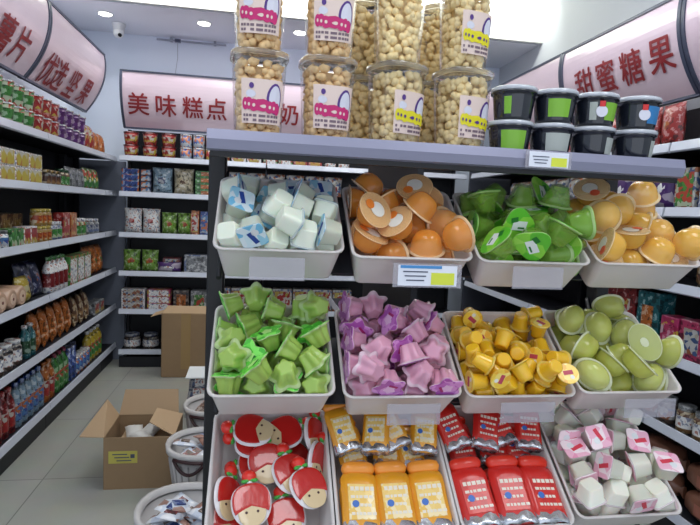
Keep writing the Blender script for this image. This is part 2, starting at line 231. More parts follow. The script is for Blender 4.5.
 'b3': ('bucket', [(-.0937,.0468,-.0570,.20,.37,.90,-.12),(-.0427,.0480,-.0656,.00,-.80,-.60,-.00),(.0413,.0405,-.0612,.47,-.05,.08,-.88),(.0847,.0460,-.0656,.00,-.22,.98,.00),(-.0866,.1237,-.0603,.74,-.14,-.07,-.66),(-.0442,.1149,-.0656,.00,.94,.35,.00),(.0292,.1101,-.0621,.29,-.04,.01,-.95),(.0718,.1177,-.0656,.00,.20,.98,.00),(-.0909,.2071,-.0649,.73,.57,.23,-.30),(-.0259,.2107,-.0656,.00,.99,-.13,-.00),(.0374,.1944,-.0656,.00,.03,1.00,.00),(.0893,.1842,-.0656,.00,.42,-.91,.00),(-.0858,.0251,-.0213,.22,.60,.40,.66),(-.0044,.0313,-.0543,.50,-.05,-.85,-.17),(.0496,.0323,-.0238,.09,-.39,-.92,-.01),(.1043,.0362,-.0149,.38,.82,.28,-.34),(-.0701,.1421,-.0265,.02,.36,.92,-.15),(.0003,.0795,-.0649,.16,.38,-.48,-.77),(.0121,.1509,-.0622,.09,-.11,.65,-.75),(.0964,.0845,-.0596,.76,.02,-.03,-.65),(-.1010,.1822,-.0189,.96,.23,-.05,.16),(-.0343,.1604,-.0647,.46,-.59,.17,-.64),(.0016,.1923,-.0341,.41,-.29,-.20,.84),(.0764,.2027,-.0238,.92,-.13,-.12,-.35),(-.1060,.0262,.0151,.68,-.19,-.68,.19),(-.0007,.0341,-.0115,.09,.11,.98,-.16),(.0650,.0451,.0159,.01,.80,.57,-.17),(.1030,.0293,.0268,.99,.12,-.06,-.07),(-.1026,.1229,-.0027,.55,.35,-.65,-.40),(-.0185,.1308,-.0313,.38,.83,-.18,-.37),(.0528,.0904,-.0245,.29,-.13,-.59,-.74),(.0947,.0926,-.0209,.02,.92,.38,.03),(-.1008,.1629,.0149,.21,-.89,-.40,-.11),(-.0514,.1785,-.0302,.56,-.28,-.77,-.11),(-.0360,.2140,-.0130,.21,-.75,.51,-.38),(.0642,.2116,.0128,.05,.58,-.80,.17),(-.0666,.0282,.0381,.45,.25,.50,-.69),(-.0483,.0436,-.0228,.54,.56,-.35,-.52),(.0540,.0267,.0593,.06,-.71,.68,.17),(-.1025,.0767,-.0250,.24,-.49,-.59,-.59),(-.0561,.0972,-.0249,.72,.29,-.61,.15),(.0633,.0878,.0184,.77,.29,-.45,-.35),(.0973,.0720,.0367,.52,-.03,.85,.02),(-.0965,.1252,.0432,.07,-.51,.83,.24),(-.0584,.1592,.0113,.71,.43,.24,-.51),(.0586,.1566,-.0632,.98,.00,.00,.22),(.1005,.2298,.0207,.59,.02,-.79,.14),(-.0397,.0652,.0371,.09,.25,.94,.23),(-.0364,.0220,.0103,.28,-.56,-.78,.01),(.0231,.1292,-.0107,.35,-.24,.19,.89),(-.0826,.0650,.0084,.06,-.87,.29,.39),(-.0203,.0780,.0039,.40,-.14,-.89,.17),(.0146,.0744,-.0236,.31,.45,.41,.73),(.0601,.1410,-.0242,.00,.07,-1.00,.00),(-.0913,.2209,-.0144,.02,.11,.78,-.62),(-.0572,.1133,.0130,.53,-.80,-.19,-.20),(.0374,.2241,-.0293,.63,-.75,-.16,-.14),(.1026,.1506,-.0242,.69,-.71,-.03,.15),(-.1001,.0484,.0570,.47,.72,.29,.42),(-.0100,.0277,.0473,.72,-.32,-.47,-.39),(-.0181,.1285,.0380,.83,-.44,.33,.12),(-.1032,.0843,.0381,.09,.92,-.28,.24),(.0104,.0989,.0278,.26,.01,.89,.39),(.0221,.0578,.0204,.47,.38,-.77,.21),(.0897,.1278,.0078,.57,.67,-.39,.28),(-.0653,.2232,.0165,.36,.19,-.53,.74),(-.0161,.1669,.0000,.71,.33,.15,.60),(.0341,.1725,-.0199,.90,-.34,.26,-.03),(.0974,.1775,.0208,.81,-.10,-.10,-.57)]),
 'b4': ('halfmoon', [(-.0788,.0867,-.0513,.59,-.53,.44,-.42),(-.0395,.1211,-.0382,.47,.32,-.82,.10),(-.0162,.0528,-.0683,.00,-.97,-.26,-.00),(.0991,.0505,-.0401,.22,.73,.16,.63),(-.0920,.1436,-.0162,.52,.08,.72,-.46),(.0238,.1891,-.0479,.84,-.21,-.00,-.49),(.0290,.1173,-.0683,.00,.93,-.36,.00),(.0846,.1239,-.0485,.58,.71,-.23,-.32),(-.0900,.1956,-.0464,.29,.73,.48,.40),(-.0776,.2004,.0069,.97,.08,.04,-.20),(-.0345,.1932,-.0683,.00,.47,-.88,.00),(.0795,.1880,-.0683,.00,-.78,-.62,.00),(-.0934,.0345,.0197,.31,-.85,.42,-.08),(-.0799,.0527,-.0163,.01,-.53,-.79,-.30),(.0037,.0480,-.0270,.17,.46,-.84,-.24),(.0572,.0586,-.0500,.48,.57,.42,.52),(-.0790,.1096,.0222,.17,.28,-.73,-.60),(-.0135,.1491,-.0183,.24,-.35,-.77,.47),(.0594,.1734,-.0126,.18,.61,-.76,.07),(.0953,.1343,.0130,.43,.26,-.67,-.54),(-.0852,.1921,.0398,.09,-.90,-.43,-.02),(-.0183,.1706,.0344,.10,-.75,-.65,-.08),(-.0011,.2192,.0003,.33,.89,-.17,-.26),(.0899,.2165,-.0109,.52,.81,-.13,-.25),(.0213,.0950,.0113,.27,-.16,-.95,.08),(.0114,.0435,.0448,.77,-.27,.21,-.54),(.0657,.0400,-.0017,.07,-.92,-.32,-.23),(-.0319,.0701,.0114,.62,.14,.38,.66),(.0399,.1521,.0289,.37,-.35,.86,.04),(.0415,.2331,.0357,.70,-.71,.06,.05),(.1088,.0811,.0431,.04,.71,.04,.71),(.0558,.0977,.0614,.62,.53,-.15,-.56)]),
 'c4': ('pinkcube', [(-.0861,.0740,-.0515,.25,.68,.64,-.27),(-.0318,.0386,-.0632,1.00,-.00,-.00,.06),(.0219,.0429,-.0606,.45,.40,.48,.64),(.0804,.0420,-.0642,.00,.71,-.71,-.00),(-.0839,.1326,-.0642,.00,-1.00,-.09,-.00),(-.0340,.1084,-.0632,.68,.00,.00,-.73),(.0236,.1494,-.0615,.63,.51,.37,.45),(.0828,.1599,-.0642,.00,-1.00,.10,-.00),(-.0959,.2539,-.0295,.21,-.11,.97,-.08),(-.0584,.2472,-.0642,.00,.60,-.80,-.00),(.0404,.2523,-.0615,.44,-.52,-.35,-.64),(.0928,.2518,-.0462,.52,.45,-.58,-.44),(-.0853,.0356,-.0160,.29,.10,-.36,-.88),(-.0312,.0364,-.0216,.00,1.00,-.01,.00),(.0224,.0318,-.0125,.08,-.99,.01,-.11),(.0950,.0325,-.0127,.64,.19,.63,.40),(-.0738,.1066,-.0175,.64,.28,.06,-.71),(-.0282,.1677,-.0604,.78,-.61,.10,-.05),(.0634,.1017,-.0627,.01,.18,.98,.03),(.0958,.1294,-.0218,.48,-.45,.23,.71),(-.0616,.2707,-.0050,.08,-.71,-.52,.46),(-.0141,.2483,-.0397,.37,.29,-.85,-.24),(.0334,.2134,-.0320,.36,-.91,.18,-.07),(.0950,.2027,-.0350,.26,-.60,.63,.43),(-.0988,.0407,.0332,.08,-.12,.97,-.19),(-.0296,.0431,.0210,.00,-.63,.78,-.00),(.0132,.0231,.0312,.45,.42,-.54,.57),(.0670,.0360,.0271,.14,.96,.10,.22),(-.0796,.1933,-.0569,.72,.03,-.60,-.34),(-.0166,.1427,-.0166,.00,.01,.99,.10),(.0173,.0923,-.0331,.51,-.67,.51,-.16),(.0777,.1627,-.0044,.48,.56,.65,-.17),(-.0741,.2299,.0229,.12,.35,.27,.89),(-.0436,.2124,-.0176,.45,.86,-.18,-.19),(.0062,.1893,-.0040,.13,.02,.93,.34),(.0970,.2593,.0053,.25,.35,-.47,-.77),(-.0895,.1613,-.0187,.04,.08,-.90,-.43),(-.0340,.1221,.0257,.03,-.12,.53,.84),(.0696,.0843,-.0081,.29,-.23,-.93,.06),(.0567,.2016,.0194,.87,-.46,.09,-.12),(-.0963,.1827,.0266,.85,.52,-.03,-.00),(-.0414,.1780,.0173,.07,.03,.19,-.98),(-.0016,.2424,.0173,.43,-.09,.83,.36),(.0348,.2695,-.0039,.25,.48,.09,-.84),(-.0394,.0844,.0553,.71,.17,-.60,-.33),(.0506,.0964,.0371,.52,-.21,-.82,.08),(-.0940,.1339,.0289,.98,-.13,-.11,.01),(-.0934,.0867,.0222,.73,.65,-.11,.17),(.0048,.0869,.0160,.06,-.87,-.47,-.13),(.1047,.1137,.0255,.29,.64,.29,.64),(-.0438,.1585,.0556,.63,.10,-.15,.75),(-.0313,.2722,.0373,.26,.84,-.13,.46),(.0944,.2283,.0427,.41,-.90,.12,.09),(.0640,.1491,.0422,.99,.08,.00,-.12),(.0947,.0769,.0605,.13,-.04,.09,.99),(.0157,.1621,.0387,.66,.26,-.64,-.30)]),
}
CAMR = [[0.986067, -0.028349, -0.163914], [-0.16036, 0.1, -0.98198], [0.044229, 0.994584, 0.094061]]
# ------------------------------------------------------------------ palette
M_wall = mat('wall_paint', (222,230,242), .75, bump=.08, bscale=60)
M_ceil = mat('ceiling_paint', (236,239,246), .8)
M_recess = mat('recess_paint', (232,234,228), .75)
M_dark = mat('dark_metal', (26,27,34), .5, bump=.05)
M_black = mat('black_post', (18,18,22), .4)
M_strip = mat('price_channel', (196,201,214), .3, coat=.4)
M_shelfw = mat('shelf_metal', (150,155,168), .4)
M_frame = mat('sign_frame', (72,78,98), .35)
M_text = mat('sign_red', (146,44,50), .45)
M_bin = mat('bin_plastic', (206,199,196), .35, coat=.25, sss=.05)
M_lip = mat('rack_lip', (146,146,168), .35, metal=.3)
M_card = mat('cardboard', (148,122,92), .85, bump=.15, bscale=30, var=.08)
M_cardin = mat('cardboard_inner', (176,148,116), .85)
M_white = mat('white_plastic', (226,228,230), .35, coat=.2)
M_silver = mat('silver_foil', (205,208,215), .25, metal=.85, bump=.5, bscale=45)
M_clear = clearmat('clear_plastic')
M_holder = mat('tag_holder', (188,184,194), .3, alpha=.38, coat=.5)
M_lite = mat('price_paper', (225,228,238), .5)
M_blue = mat('tag_blue', (70,140,200), .5); M_yel = mat('tag_yellow', (214,222,70), .5)

def floor_mat():
    m = bpy.data.materials.new('floor_tile'); m.use_nodes = True; nt = m.node_tree; b = nt.nodes['Principled BSDF']
    tc = nt.nodes.new('ShaderNodeTexCoord'); mp = nt.nodes.new('ShaderNodeMapping'); mp.inputs['Location'].default_value = (.25,.35,0)
    br = nt.nodes.new('ShaderNodeTexBrick'); br.offset = 0; br.inputs['Scale'].default_value = 1
    br.inputs['Brick Width'].default_value = .8; br.inputs['Row Height'].default_value = .8
    br.inputs['Mortar Size'].default_value = .003; br.inputs['Color1'].default_value = lin((168,168,160)); br.inputs['Color2'].default_value = lin((160,160,152)); br.inputs['Mortar'].default_value = lin((120,120,115))
    no = nt.nodes.new('ShaderNodeTexNoise'); no.inputs['Scale'].default_value = 6; no.inputs['Detail'].default_value = 5
    mx = nt.nodes.new('ShaderNodeMix'); mx.data_type = 'RGBA'; mx.blend_type = 'MULTIPLY'; mx.inputs['Factor'].default_value = .18
    nt.links.new(tc.outputs['Object'], mp.inputs[0]); nt.links.new(mp.outputs[0], br.inputs[0]); nt.links.new(tc.outputs['Object'], no.inputs[0])
    nt.links.new(br.outputs[0], mx.inputs['A']); nt.links.new(no.outputs['Color'], mx.inputs['B']); nt.links.new(mx.outputs['Result'], b.inputs['Base Color'])
    b.inputs['Roughness'].default_value = .28; return m

# ------------------------------------------------------------------ room
XL, XR, YB, YF, HC, YE, HR = -1.62, 2.29, 5.25, -1.9, 2.89, 4.41, 3.3
def plane_box(name, c, d, m): return struct(MB().box(c, d).build(name, m))
plane_box('floor', ((XL+XR)/2, (YB+YF)/2, -.05), (XR-XL+.2, YB-YF+.2, .1), floor_mat())
plane_box('wall_back', ((XL+XR)/2, YB+.05, HR/2), (XR-XL+.2, .1, HR+.1), M_wall)
plane_box('wall_left', (XL-.05, (YB+YF)/2, HR/2), (.1, YB-YF, HR+.1), M_wall)
plane_box('wall_right', (XR+.05, (YB+YF)/2, HR/2), (.1, YB-YF, HR+.1), mat('right_wall_paint', (196,201,206), .75))
plane_box('ceiling', ((XL+XR)/2, (YB+YE)/2+.03, HC+.2), (XR-XL, YB-YE-.06, .4), M_ceil)
plane_box('ceiling', ((XL+XR)/2, (YE+YF)/2, HR+.1), (XR-XL+.2, YE-YF+.2, .2), M_recess)
plane_box('trim_1', ((XL+XR)/2, YE+.012, HC+.22), (XR-XL, .024, .44), M_recess)

# ------------------------------------------------------------------ shelving bays
def bay(name, label, L, zs, depth, group, ztop):
    """shelving bay; local x along the run, front towards -y, origin at floor front left"""
    t = thing(name, label, 'shelving', group=group)
    MB().box((L/2, depth-.012, ztop/2), (L-.004, .022, ztop)).build('back_panel', M_dark, t)
    for x in (.012, L-.012): MB().box((x, depth-.045, ztop/2), (.022, .04, ztop)).build('upright', M_dark, t)
    MB().box((L/2, .03, .045), (L-.004, .02, .09)).build('kick_plate', M_dark, t)
    for z in zs:
        s = MB().box((L/2, depth/2-.006, z), (L-.006, depth-.03, .016)).build('shelf', M_dark, t)
        st = MB()
        st.loft([[(x, -.004, z-.024), (x, -.012, z-.018), (x, -.004, z+.022), (x, .006, z+.022), (x, .006, z-.024)] for x in (.003, L-.003)], smooth=False)
        st.build('price_strip', M_strip, s)
    return t
ZS = [.14, .49, .815, 1.14, 1.48, 1.775]
ZP = [z+.0085 for z in ZS]
def left_M(y0): return Matrix.Translation((-1.25, y0, 0)) @ Matrix.Rotation(PI/2, 4, 'Z')
lb = bay('shelving_bay', 'dark shelving bay on the left wall nearest the camera, green cups on top', 1.2, ZS, .36, 'dark wall shelving bays', 2.04)
lb.matrix_world = left_M(2.3)
o = dup(lb, left_M(3.5)); o['label'] = 'dark shelving bay on the left wall below the choice nuts sign'
cb = bay('shelving_bay', 'short dark end bay of the left wall shelving, in the back corner', .34, ZS, .36, 'dark wall shelving bays', 2.04)
cb.matrix_world = left_M(4.705)
for i, x in enumerate((-1.165, .04)):
    b2 = dup(lb, Matrix.Translation((x, 4.8, 0)))
    b2['label'] = ['dark shelving bay on the back wall holding red cans on top, facing the aisle', 'dark shelving bay on the back wall half hidden behind the candy rack'][i]
b4_ = bay('shelving_bay', 'short dark bay at the right end of the back wall shelving', .6, ZS, .36, 'dark wall shelving bays', 2.04)
b4_.matrix_world = Matrix.Translation((1.245, 4.8, 0))
tag(MB().box((-1.385,5.07,.88),(.42,.02,1.76)).build('corner_panel', mat('corner_grey',(112,118,132),.5)), 'dull grey filler panel in the back left corner between the shelving runs', 'panel')
tag(MB().box((2.06,4.74,1.02),(.42,.02,2.02)).build('corner_panel', mat('corner_dark',(60,63,74),.5)), 'dark filler panel in the back right corner between the shelving runs', 'panel')
zr = [.13, .49, .815, 1.14, 1.48, 1.775]
rb_ = bay('shelving_bay', 'dark shelving bay on the right wall nearest the camera', 1.2, zr, .43, 'dark right wall shelving bays', 2.04)
def right_M(y1): return Matrix.Translation((1.85, y1, 0)) @ Matrix.Rotation(-PI/2, 4, 'Z')
rb_.matrix_world = right_M(2.27)
o = dup(rb_, right_M(3.475)); o['label'] = 'dark shelving bay on the right wall, middle of the run, behind the candy rack'
o = dup(rb_, right_M(4.68)); o['label'] = 'dark shelving bay on the right wall at the far end by the back wall'

# ------------------------------------------------------------------ header signs
def sign_mat():
    m = bpy.data.materials.new('sign_pink'); m.use_nodes = True; nt = m.node_tree; b = nt.nodes['Principled BSDF']
    tc = nt.nodes.new('ShaderNodeTexCoord'); no = nt.nodes.new('ShaderNodeTexNoise'); no.inputs['Scale'].default_value = 3
    r = nt.nodes.new('ShaderNodeValToRGB'); r.color_ramp.elements[0].color = lin((222,198,212)); r.color_ramp.elements[1].color = lin((232,212,223))
    nt.links.new(tc.outputs['Object'], no.inputs[0]); nt.links.new(no.outputs['Fac'], r.inputs[0]); nt.links.new(r.outputs[0], b.inputs['Base Color'])
    b.inputs['Roughness'].default_value = .22; b.inputs['Coat Weight'].default_value = .6; b.inputs['Coat Roughness'].default_value = .08
    return m
M_sign = sign_mat()
PROF = []
for _i in range(17):
    _z = 2.50-.44*_i/16; _t = _i/16; PROF.append((.052*math.sin(_t*PI*.62) - .182*_t**1.75, _z))
def prof_out(z):
    for (a, za), (b, zb) in zip(PROF, PROF[1:]):
        if zb <= z <= za: return a + (b-a)*(za-z)/(za-zb)
    return PROF[0][0] if z > PROF[0][1] else PROF[-1][0]
def text_mesh(txt, size):
    cu = bpy.data.curves.new('t', 'FONT'); cu.body = txt; cu.size = 1; cu.offset = 0; cu.align_x = 'LEFT'
    ob = bpy.data.objects.new('t', cu); C.objects.link(ob)
    dg = bpy.context.evaluated_depsgraph_get(); me = bpy.data.meshes.new_from_object(ob.evaluated_get(dg))
    bpy.data.objects.remove(ob); bpy.data.curves.remove(cu)
    xs = [v.co.x for v in me.vertices]; ys = [v.co.y for v in me.vertices]
    if not xs: return me
    s = size / max(max(xs)-min(xs), max(ys)-min(ys))
    cx, cy = (max(xs)+min(xs))/2, (max(ys)+min(ys))/2
    for v in me.vertices: v.co = ((v.co.x-cx)*s, (v.co.y-cy)*s, 0)
    if size > .1:
        bm = bmesh.new(); e = size*.014
        for i, (dx, dy) in enumerate(((0,0),(e,0),(-e,0),(0,e),(0,-e))):
            for v in me.vertices: v.co.x += dx; v.co.y += dy; v.co.z = .0004*i
            bm.from_mesh(me)
            for v in me.vertices: v.co.x -= dx; v.co.y -= dy
        bm.to_mesh(me); bm.free()
    return me
def flat_text(name, txt, size, mm, parent, M, thick=.0006):
    """a flat word, centred at M, reading along its x axis, z up, facing -y"""
    me = text_mesh(txt, size)
    bm = bmesh.new(); bm.from_mesh(me)
    for v in bm.verts: v.co = M @ Vector((v.co.x, 0, v.co.y))
    bm.to_mesh(me); bm.free(); me.materials.clear(); me.materials.append(mm)
    ob = bpy.data.objects.new(name, me); C.objects.link(ob); ob.parent = parent; return ob
def header(label, L, chars, size, zc, M, group='pink header signs above the shelves', cut=None):
    """chars: list of (char, local x). local frame: x reading direction, -y towards the viewer"""
    t = thing('header_sign', label, 'sign', group=group)
    prof = PROF
    p = MB()
    fr = [[(x, -o_, z) for o_, z in prof] + [(x, .16, 2.06), (x, .10, 2.50)] for x in (.0, L)]
    p.loft(fr, smooth=False); p.build('panel', M_sign, t)
    for x in (0, L):
        q = MB(); w = .018
        q.loft([[(xx, -o_-.006, z) for o_, z in prof] + [(xx, .16, 2.055), (xx, .10, 2.505)] for xx in ((x-w, x+.002) if x else (x-.002, x+w))], smooth=False)
        q.build('end_frame', M_frame, t)
    for (o_, z) in (prof[0], prof[-1]):
        MB().box((L/2, -o_+.004, z), (L, .022, .014)).build('edge_frame', M_frame, t)
    for ch, x in chars:
        me = text_mesh(ch, size)
        bm = bmesh.new(); bm.from_mesh(me)
        for o_, z in prof:
            yy = z - zc
            if abs(yy) < size/2: bmesh.ops.bisect_plane(bm, geom=bm.verts[:]+bm.edges[:]+bm.faces[:], plane_co=(0,yy,0), plane_no=(0,1,0))
        bmesh.ops.triangulate(bm, faces=bm.faces[:])
        for v in bm.verts:
            z = v.co.y + zc; v.co = (v.co.x + x, -prof_out(z)-.006-v.co.z, z)
        bm.to_mesh(me); bm.free(); me.materials.clear(); me.materials.append(M_text)
        ob = bpy.data.objects.new('lettering', me); C.objects.link(ob); ob.parent = t
    t.matrix_world = M; return t
LM = lambda y: Matrix.Translation((-1.235, y, .04)) @ Matrix.Rotation(PI/2, 4, 'Z')
RM = lambda y: Matrix.Translation((1.862, y, -.03)) @ Matrix.Rotation(-PI/2, 4, 'Z')
header('pink potato chips sign in red characters above the green noodle cups', 1.19, [('香',.33),('脆',.54),('薯',.75),('片',.95)], .17, 2.185, LM(2.3))
header('pink choice nuts sign in red characters, left wall nearest the back corner', 1.13, [('优',.17),('选',.345),('坚',.60),('果',.86)], .175, 2.16, LM(3.5))
header('long pink sign on the back wall reading tasty cakes in red characters', 3.0, [('美',.14),('味',.36),('糕',.575),('点',.77),('牛',1.17),('奶',1.38),('饮',1.59),('品',1.80)], .165, 2.245, Matrix.Translation((-1.165,4.82,-.02)))
header('pink curved sign reading sweet candy in red characters, right wall', 1.0, [('甜',.235),('蜜',.44),('糖',.65),('果',.865)], .165, 2.26, RM(3.3))
header('pink curved sign beyond the sweet candy sign on the right wall, partly behind the jars', 1.19, [('休',.25),('闲',.47),('零',.69),('食',.91)], .165, 2.26, RM(4.5))
header('pink curved sign at the top right edge of the picture, nearest the camera', 1.0, [], .165, 2.26, RM(2.29))

# ------------------------------------------------------------------ ceiling things
M_lamp = mat('lamp_glow', (255,250,240), emit=14)
def downlight(x, y, lab):
    t = thing('downlight', lab, 'light', (x, y, HC), group='recessed ceiling downlights')
    MB().lathe([(.045,-.001),(.055,-.008),(.060,-.006),(.060,.002)], 24).build('rim', M_white, t)
    MB().lathe([(.044,-.0095),(.044,-.004)], 24).build('lens', M_lamp, t)
    l = bpy.data.lights.new('spot', 'SPOT'); l.energy = 14; l.spot_size = 2.2; l.spot_blend = .8; l.shadow_soft_size = .05; l.color = (.95,.97,1)
    lo = bpy.data.objects.new('downlight_lamp', l); C.objects.link(lo); lo.location = (x, y, HC-.03)
for i, (x, lab) in enumerate(((-1.26,'small round ceiling downlight left of the dome camera'), (-.50,'small round ceiling downlight above the back wall sign, left of the popcorn tubs'), (.28,'small round ceiling downlight seen between the first two popcorn tubs'), (1.05,'small round ceiling downlight hidden behind the popcorn tubs'))):
    downlight(x, 4.745, lab)
t = thing('security_camera', 'small white dome security camera on the ceiling near the left corner', 'camera', (-1.215, 4.98, HC))
MB().lathe([(.055,0),(.055,-.018),(.048,-.024),(.045,-.06)], 24).build('mount', M_white, t)
d = MB().ball((0,-.005,-.075), .045, 2).build('dome', M_white, t)
MB().lathe([(.016,0),(.016,.006)], 12).xf(Matrix.Translation((.018,-.035,-.098)) @ Matrix.Rotation(2.3,4,'X')).build('lens', M_black, d)
t = thing('ceiling_rail', 'thin grey rail with a hook just under the ceiling on the back wall', 'rail', (-.93, 5.2, HC-.035))
MB().box((.28,0,0), (.60,.02,.012)).build('rail', M_shelfw, t); MB().box((.16,-.004,0), (.05,.03,.025)).build('hook', M_frame, t)
MB().box((.1,.02,.012),(.02,.05,.03)).build('bracket', M_shelfw, t); MB().box((.48,.02,.012),(.02,.05,.03)).build('bracket', M_shelfw, t)
tag(MB().tube([(-.77,5.185,HC-.05),(-.768,5.18,2.7),(-.766,5.0,2.46)], .0025, 6).build('hanging_wire', M_shelfw), 'thin wire hanging from the rail down to the back wall sign', 'wire')

# ------------------------------------------------------------------ candy rack
RX0, RX1 = -.105, .915
TILT = math.radians(36)
rack = thing('candy_display_rack', 'black metal display rack holding twelve slanted candy bins', 'display rack', (.4, 1.38, 0))
def rk(m, name, mm, par=None): m.xf(Matrix.Translation((-.4,-1.38,0))); return m.build(name, mm, par or rack)
for x in (-.107, .95):
    rk(MB().bbox((x, 1.40, .785), (.042, .045, 1.53), .004), 'post', M_black)
    f_ = rk(MB().bbox((x, 1.25, .03), (.045, .60, .04), .004), 'foot', M_black)
top = rk(MB().box(((RX0+RX1)/2, 1.29, 1.553), (RX1-RX0, .40, .012)), 'top_shelf', M_lip)
m = MB(); m.loft([[(x,1.088,1.524),(x,1.080,1.527),(x,1.074,1.545),(x,1.080,1.564),(x,1.096,1.565),(x,1.096,1.524)] for x in (RX0, RX1)], smooth=False)
rk(m, 'front_lip', M_lip, top).parent = top
rk(MB().box(((RX0+RX1)/2, 1.10, 1.519), (RX1-RX0-.01, .02, .010)), 'under_edge', M_black, top)
rk(MB().box(((RX0+RX1)/2, 1.447, .56), (RX1-RX0+.03, .02, 1.0)), 'back_panel', M_dark)
rk(MB().box(((RX0+RX1)/2, 1.42, 1.44), (RX1-RX0+.03, .03, .03)), 'crossbar', M_black)
M_tray = mat('tray_metal', (38,39,46), .45)
ROWS = [(1.1, 1.331, .25), (1.1, 1.032, .25), (1.04, .755, .30)]
for (y0, z0, L) in ROWS:
    c_, s_ = math.cos(TILT), math.sin(TILT)
    def P(x, ly, lz): return (x, y0 + ly*c_ - lz*s_, z0 + ly*s_ + lz*c_)
    m = MB(); m.loft([[P(x,.045,-.0935),P(x,.045,-.098),P(x,L-.01,-.098),P(x,L-.01,-.0935)] for x in (-.075,.975)], smooth=False)
    rk(m, 'slanted_shelf', M_tray)
    for x in (-.085, .925):
        rk(MB().tube([P(x,.03,-.103),P(x,L-.02,-.103),(x,1.41,z0+.17 if y0 > 1.05 else z0+.14)], .006, 6), 'bracket', M_black)

def rrect(w, y0, y1, r, z, k=4):
    out = []
    for (cx, cy, a0) in ((w-r, y1-r, 0), (-w+r, y1-r, PI/2), (-w+r, y0+r, PI), (w-r, y0+r, 1.5*PI)):
        for i in range(k+1):
            a = a0 + PI/2*i/k; out.append((cx+r*math.cos(a), cy+r*math.sin(a), z))
    return out
def bin_mesh(L):
    m = MB(); W = .1285
    R = [rrect(W-.0155, .0135, L-.0135, .012, -.0905), rrect(W-.0145, .0125, L-.0125, .014, -.088), rrect(W-.001, .0005, L-.0005, .018, -.006),
         rrect(W-.001, .0005, L-.0005, .018, -.005), rrect(W+.0045, -.005, L+.005, .022, -.0045), rrect(W+.0048, -.0052, L+.0052, .022, -.0005), rrect(W+.003, -.0035, L+.0035, .021, .0008),
         rrect(W-.001, .0006, L-.0006, .018, .0003), rrect(W-.0035, .003, L-.003, .016, -.004), rrect(W-.0172, .0157, L-.0157, .011, -.0865)]
    m.loft(R, 0); return m
BINM = bin_mesh(.25).mesh('display_bin', M_bin); BINL = bin_mesh(.30).mesh('display_bin', M_bin)
def frame(xc, y0, z0): return Matrix.Translation((xc, y0+.004, z0)) @ Matrix.Rotation(TILT, 4, 'X')
BINS = dict(a1=(.040,1.1,1.337), a2=(.321,1.1,1.329), a3=(.598,1.1,1.328), a4=(.878,1.1,1.331),
            b1=(.034,1.1,1.036), b2=(.316,1.1,1.030), b3=(.590,1.1,1.028), b4=(.862,1.1,1.034),
            c1=(.038,1.04,.755), c2=(.307,1.04,.755), c3=(.575,1.04,.757), c4=(.842,1.04,.770))
BINDESC = dict(a1='white cube jelly cups, top row far left', a2='orange jelly cups in the top row', a3='green jelly cups, top row third', a4='yellow peach jelly cups at the right of the top row',
    b1='green star jelly cups, middle row far left', b2='pink star jelly cups in the middle row', b3='yellow round jelly cups in the middle row', b4='olive-green half-moon jellies at the right of the middle row',
    c1='red strawberry-shaped packs, bottom left', c2='orange drink pouches in the bottom row', c3='red drink pouches in the bottom row', c4='white and pink jelly cups at the bottom right')
for k, (x, y, z) in BINS.items():
    o = bpy.data.objects.new('display_bin', BINL if k[0] == 'c' else BINM); C.objects.link(o); o.matrix_world = frame(x, y, z)
    tag(o, 'off-white plastic bin of ' + BINDESC[k], 'bin', 'slanted off-white candy bins')

# price tags / clear holders on bin fronts
def tagthing(lab, x0, x1, z0, z1, y, paper=True, name='price_tag', half=False):
    t = thing(name, lab, 'price tag', ((x0+x1)/2, y, (z0+z1)/2), group='price tag holders on the rack' if not paper else None)
    w, h = x1-x0, z1-z0
    MB().box((0,-.002,0), (w, .0012, h)).build('holder', M_holder, t)
    if paper:
        p = MB().box((-.0,-.0032,0), (w*.86, .001, h*.86)).build('card', M_lite, t)
        if not half: MB().box((-w*.1,-.0042,h*.36), (w*.6,.0006,h*.12)).build('blue_band', M_blue, p)
        MB().box((w*.22,-.0042,-h*.12), (w*.34,.0006,h*.5)).build('yellow_panel', M_yel, p)
        q = MB()
        for i in range(3): q.box((-w*.18,-.0042,h*(.16-.18*i)), (w*(.36-.05*i),.0006,h*.05))
        q.build('small_print', M_frame, p)
    return t
tagthing('white and yellow price tag on the top shelf lip, under the black bowls', .537, .640, 1.526, 1.562, 1.0725, half=True)
tagthing('white price tag with blue band and yellow block on the orange jelly bin', .272, .420, 1.268, 1.318, 1.088)
tagthing('empty clear tag holder on the front of the green jelly bin in the top row', .535, .652, 1.270, 1.318, 1.088, False)
tagthing('empty clear tag holder under the pink star jelly bin', .275, .392, .972, 1.018, 1.088, False)
tagthing('empty clear tag holder under the yellow jelly cup bin', .530, .658, .972, 1.018, 1.088, False)
tagthing('empty clear tag holder on the white cube jelly bin', -.02, .09, 1.276, 1.322, 1.088, False)
tagthing('empty clear tag holder under the olive half-moon jelly bin', .83, .96, .978, 1.022, 1.088, False)

